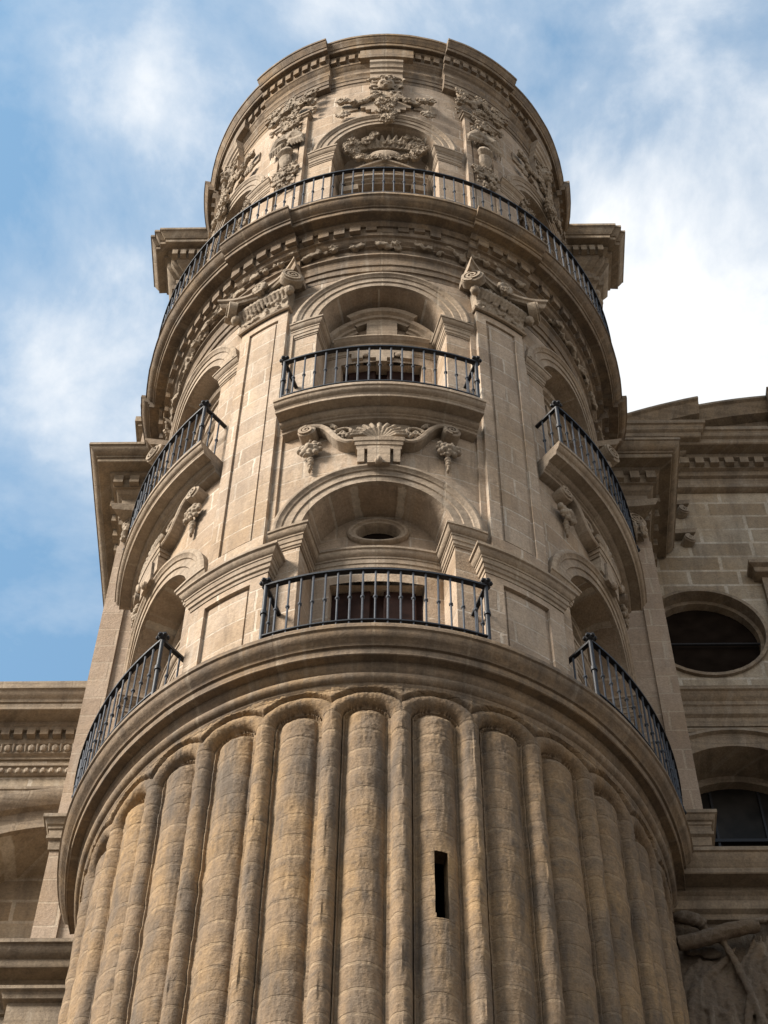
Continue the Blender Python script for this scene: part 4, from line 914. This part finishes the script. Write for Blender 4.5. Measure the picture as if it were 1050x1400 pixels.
# curved gable: raised pieces break forward
def gz(x): return 35.8-.093*(7.3-x)**2
def gable(name, x0, x1, y):
    R = []
    pf = [(0, 0), (0, -.0), (-.02, -.10), (.03, -.13), (.06, -.22), (.12, -.30), (.14, -.36), (.30, -.38), (.32, -.5), (.42, -.55), (.42, -.8)]
    for x in rng(x0, x1, .25): R.append([(x, YR+1.2, gz(x))]+[(x, y+o, gz(x)+z) for o, z in pf]+[(x, YR+1.2, gz(x)-.8)])
    mb = MB(); mb.rows(R, True, True); return mb.build(name, 'ctrim', RWO, j=.004)
gable('curved_gable_cornice', 3.7, 5.22, 1.70); gable('curved_gable_cornice', 5.22, 6.42, 1.86); gable('curved_gable_cornice', 6.42, 9.5, 1.70)
mb = MB(); R = []
for x in rng(3.7, 9.5, .3): R.append([(x, YR-.1, 34.3), (x, YR-.1, gz(x)-.6), (x, YR+1.2, gz(x)-.6), (x, YR+1.2, 34.3)])
mb.rows(R, True, True); gb = mb.build('gable_wall', 'church', RWO, smooth=0)
mb = MB(); x = 5.4
while x < 9.4: mb.box(x-.06, x+.06, YR-.28, YR-.1, gz(x)-.98, gz(x)-.80); x += .22
mb.build('dentil_course', 'ctrim', gb, j=.004)
# strip at the right edge of the oval window
mb = MB(); mb.box(5.62, 6.3, YR-.1, YR+.01, 27.3, 30.3); plan_sweep(mb, [(-.02, 30.55), (.16, 30.55), (.16, 30.46), (.10, 30.42), (.08, 30.32), (-.02, 30.28)], [(5.60, YR+.01), (5.60, YR-.1), (6.32, YR-.1), (6.32, YR+.01)]); mb.build('window_strip', 'ctrim', RWO, j=.003)
# lower right order: deep cornice over a carved relief
YQ = -.15
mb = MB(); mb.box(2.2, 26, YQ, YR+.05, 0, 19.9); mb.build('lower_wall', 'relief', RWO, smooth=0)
rc = [(-.05, 20.23), (.42, 20.23), (.422, 20.17), (.40, 20.16), (.39, 20.10), (.35, 20.05), (.34, 20.0), (.33, 19.99), (.33, 19.91), (.32, 19.90), (.31, 19.91), (.14, 19.915), (.13, 19.85), (.10, 19.82), (.09, 19.74), (.12, 19.72), (.13, 19.66), (.11, 19.60), (.06, 19.57), (.05, 19.50), (-.05, 19.48)]
mb = MB(); plan_sweep(mb, rc, [(2.3, YQ), (26, YQ)]); mb.box(2.3, 26, YQ+.02, YR, 19.9, 20.19); mb.build('lower_cornice', 'ctrim', RWO, j=.003)
# relief: a figure in folded drapery with a beam and a staff, a bird above
RL = MB(); y = YQ-.10
def tb(pts, r, n=8): RL.tube([(a, y+b, z_) for a, b, z_ in pts], r, n)
tb([(3.02, -.10, 18.98), (3.25, -.12, 19.03), (3.55, -.13, 19.16), (3.86, -.12, 19.25)], [.085, .095, .095, .085], 10)
tb([(3.47, -.05, 19.12), (3.56, -.06, 18.8), (3.64, -.05, 18.4), (3.72, -.04, 18.0), (3.80, -.03, 17.6)], [.035, .04, .04, .04, .04])
tb([(2.98, 0, 19.5), (3.12, -.08, 19.42), (3.24, -.1, 19.36), (3.34, -.08, 19.30)], [.03, .08, .085, .06]); tb([(3.30, -.05, 19.32), (3.36, -.03, 19.22), (3.42, -.02, 19.16)], [.06, .04, .02])
tb([(3.72, -.03, 19.36), (3.92, -.06, 19.38), (4.1, -.06, 19.46)], [.03, .04, .04]); RL.ball((4.16, y-.08, 19.52), (.15, .13, .19)); RL.ball((4.15, y-.14, 19.46), (.05, .05, .06))
nb_ = len(RL.v)
for k in range(9): tb([(3.84+.06*k, .0, 19.25-.01*k), (3.78+.07*k, -.07-.06*(k % 2), 19.0), (3.62+.085*k, -.05-.08*(k % 2), 18.7), (3.66+.10*k, -.03-.09*((k+1) % 2), 18.3), (3.55+.13*k, -.04-.06*(k % 2), 17.7)], [.02, .04, .045, .045, .05], 7)
for k in range(5): tb([(3.85+.09*k, -.10, 18.95-.07*k), (4.0+.09*k, -.20, 18.66-.07*k), (4.25+.07*k, -.08, 18.5-.05*k)], [.015, .035, .015], 6)
for k in range(5): tb([(3.24+.05*k, .03, 18.9-.05*k), (3.16+.07*k, -.02-.07*(k % 2), 18.5), (3.06+.10*k, -.02-.07*((k+1) % 2), 18.1), (3.02+.12*k, -.04, 17.6)], [.02, .04, .045, .05], 7)
tb([(3.62, .0, 19.05), (3.50, -.03, 18.85), (3.30, -.06, 18.62), (3.12, -.06, 18.38), (3.08, -.02, 18.15)], [.02, .045, .06, .05, .02]); tb([(3.10, 0, 18.25), (3.25, -.06, 18.12), (3.42, -.06, 18.02), (3.45, -.04, 17.6)], [.03, .06, .06, .05])
tb([(3.58, .02, 18.9), (3.50, 0, 18.5), (3.42, 0, 18.25)], [.02, .06, .05]); tb([(3.2, .03, 18.8), (3.22, 0, 18.5)], [.03, .06])
RL.ball((4.15, y+.02, 18.45), (.50, .13, .75), nu=20, nv=16); RL.ball((3.22, y+.05, 18.1), (.26, .09, .75), nu=16, nv=12); RL.ball((3.55, y+.05, 18.35), (.3, .05, .5), nu=14, nv=10)
rr = random.Random(21)
for k in range(26): RL.ball((rr.uniform(3.1, 4.4), y+.09, rr.uniform(17.5, 19.4)), (rr.uniform(.04, .12), .07, rr.uniform(.04, .14)), nu=6, nv=5)
RL.v = [(a, y+.06+(b_-y-.06)*(.8 if i_ < nb_ else .42), c_) for i_, (a, b_, c_) in enumerate(RL.v)]
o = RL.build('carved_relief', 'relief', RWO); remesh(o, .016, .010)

# ------------------------------------------------------------------ ground
mb = MB(); mb.box(-300, 300, -300, 300, -.5, 0); gr = mb.build('ground', 'ground', None, smooth=0); gr['kind'] = 'structure'
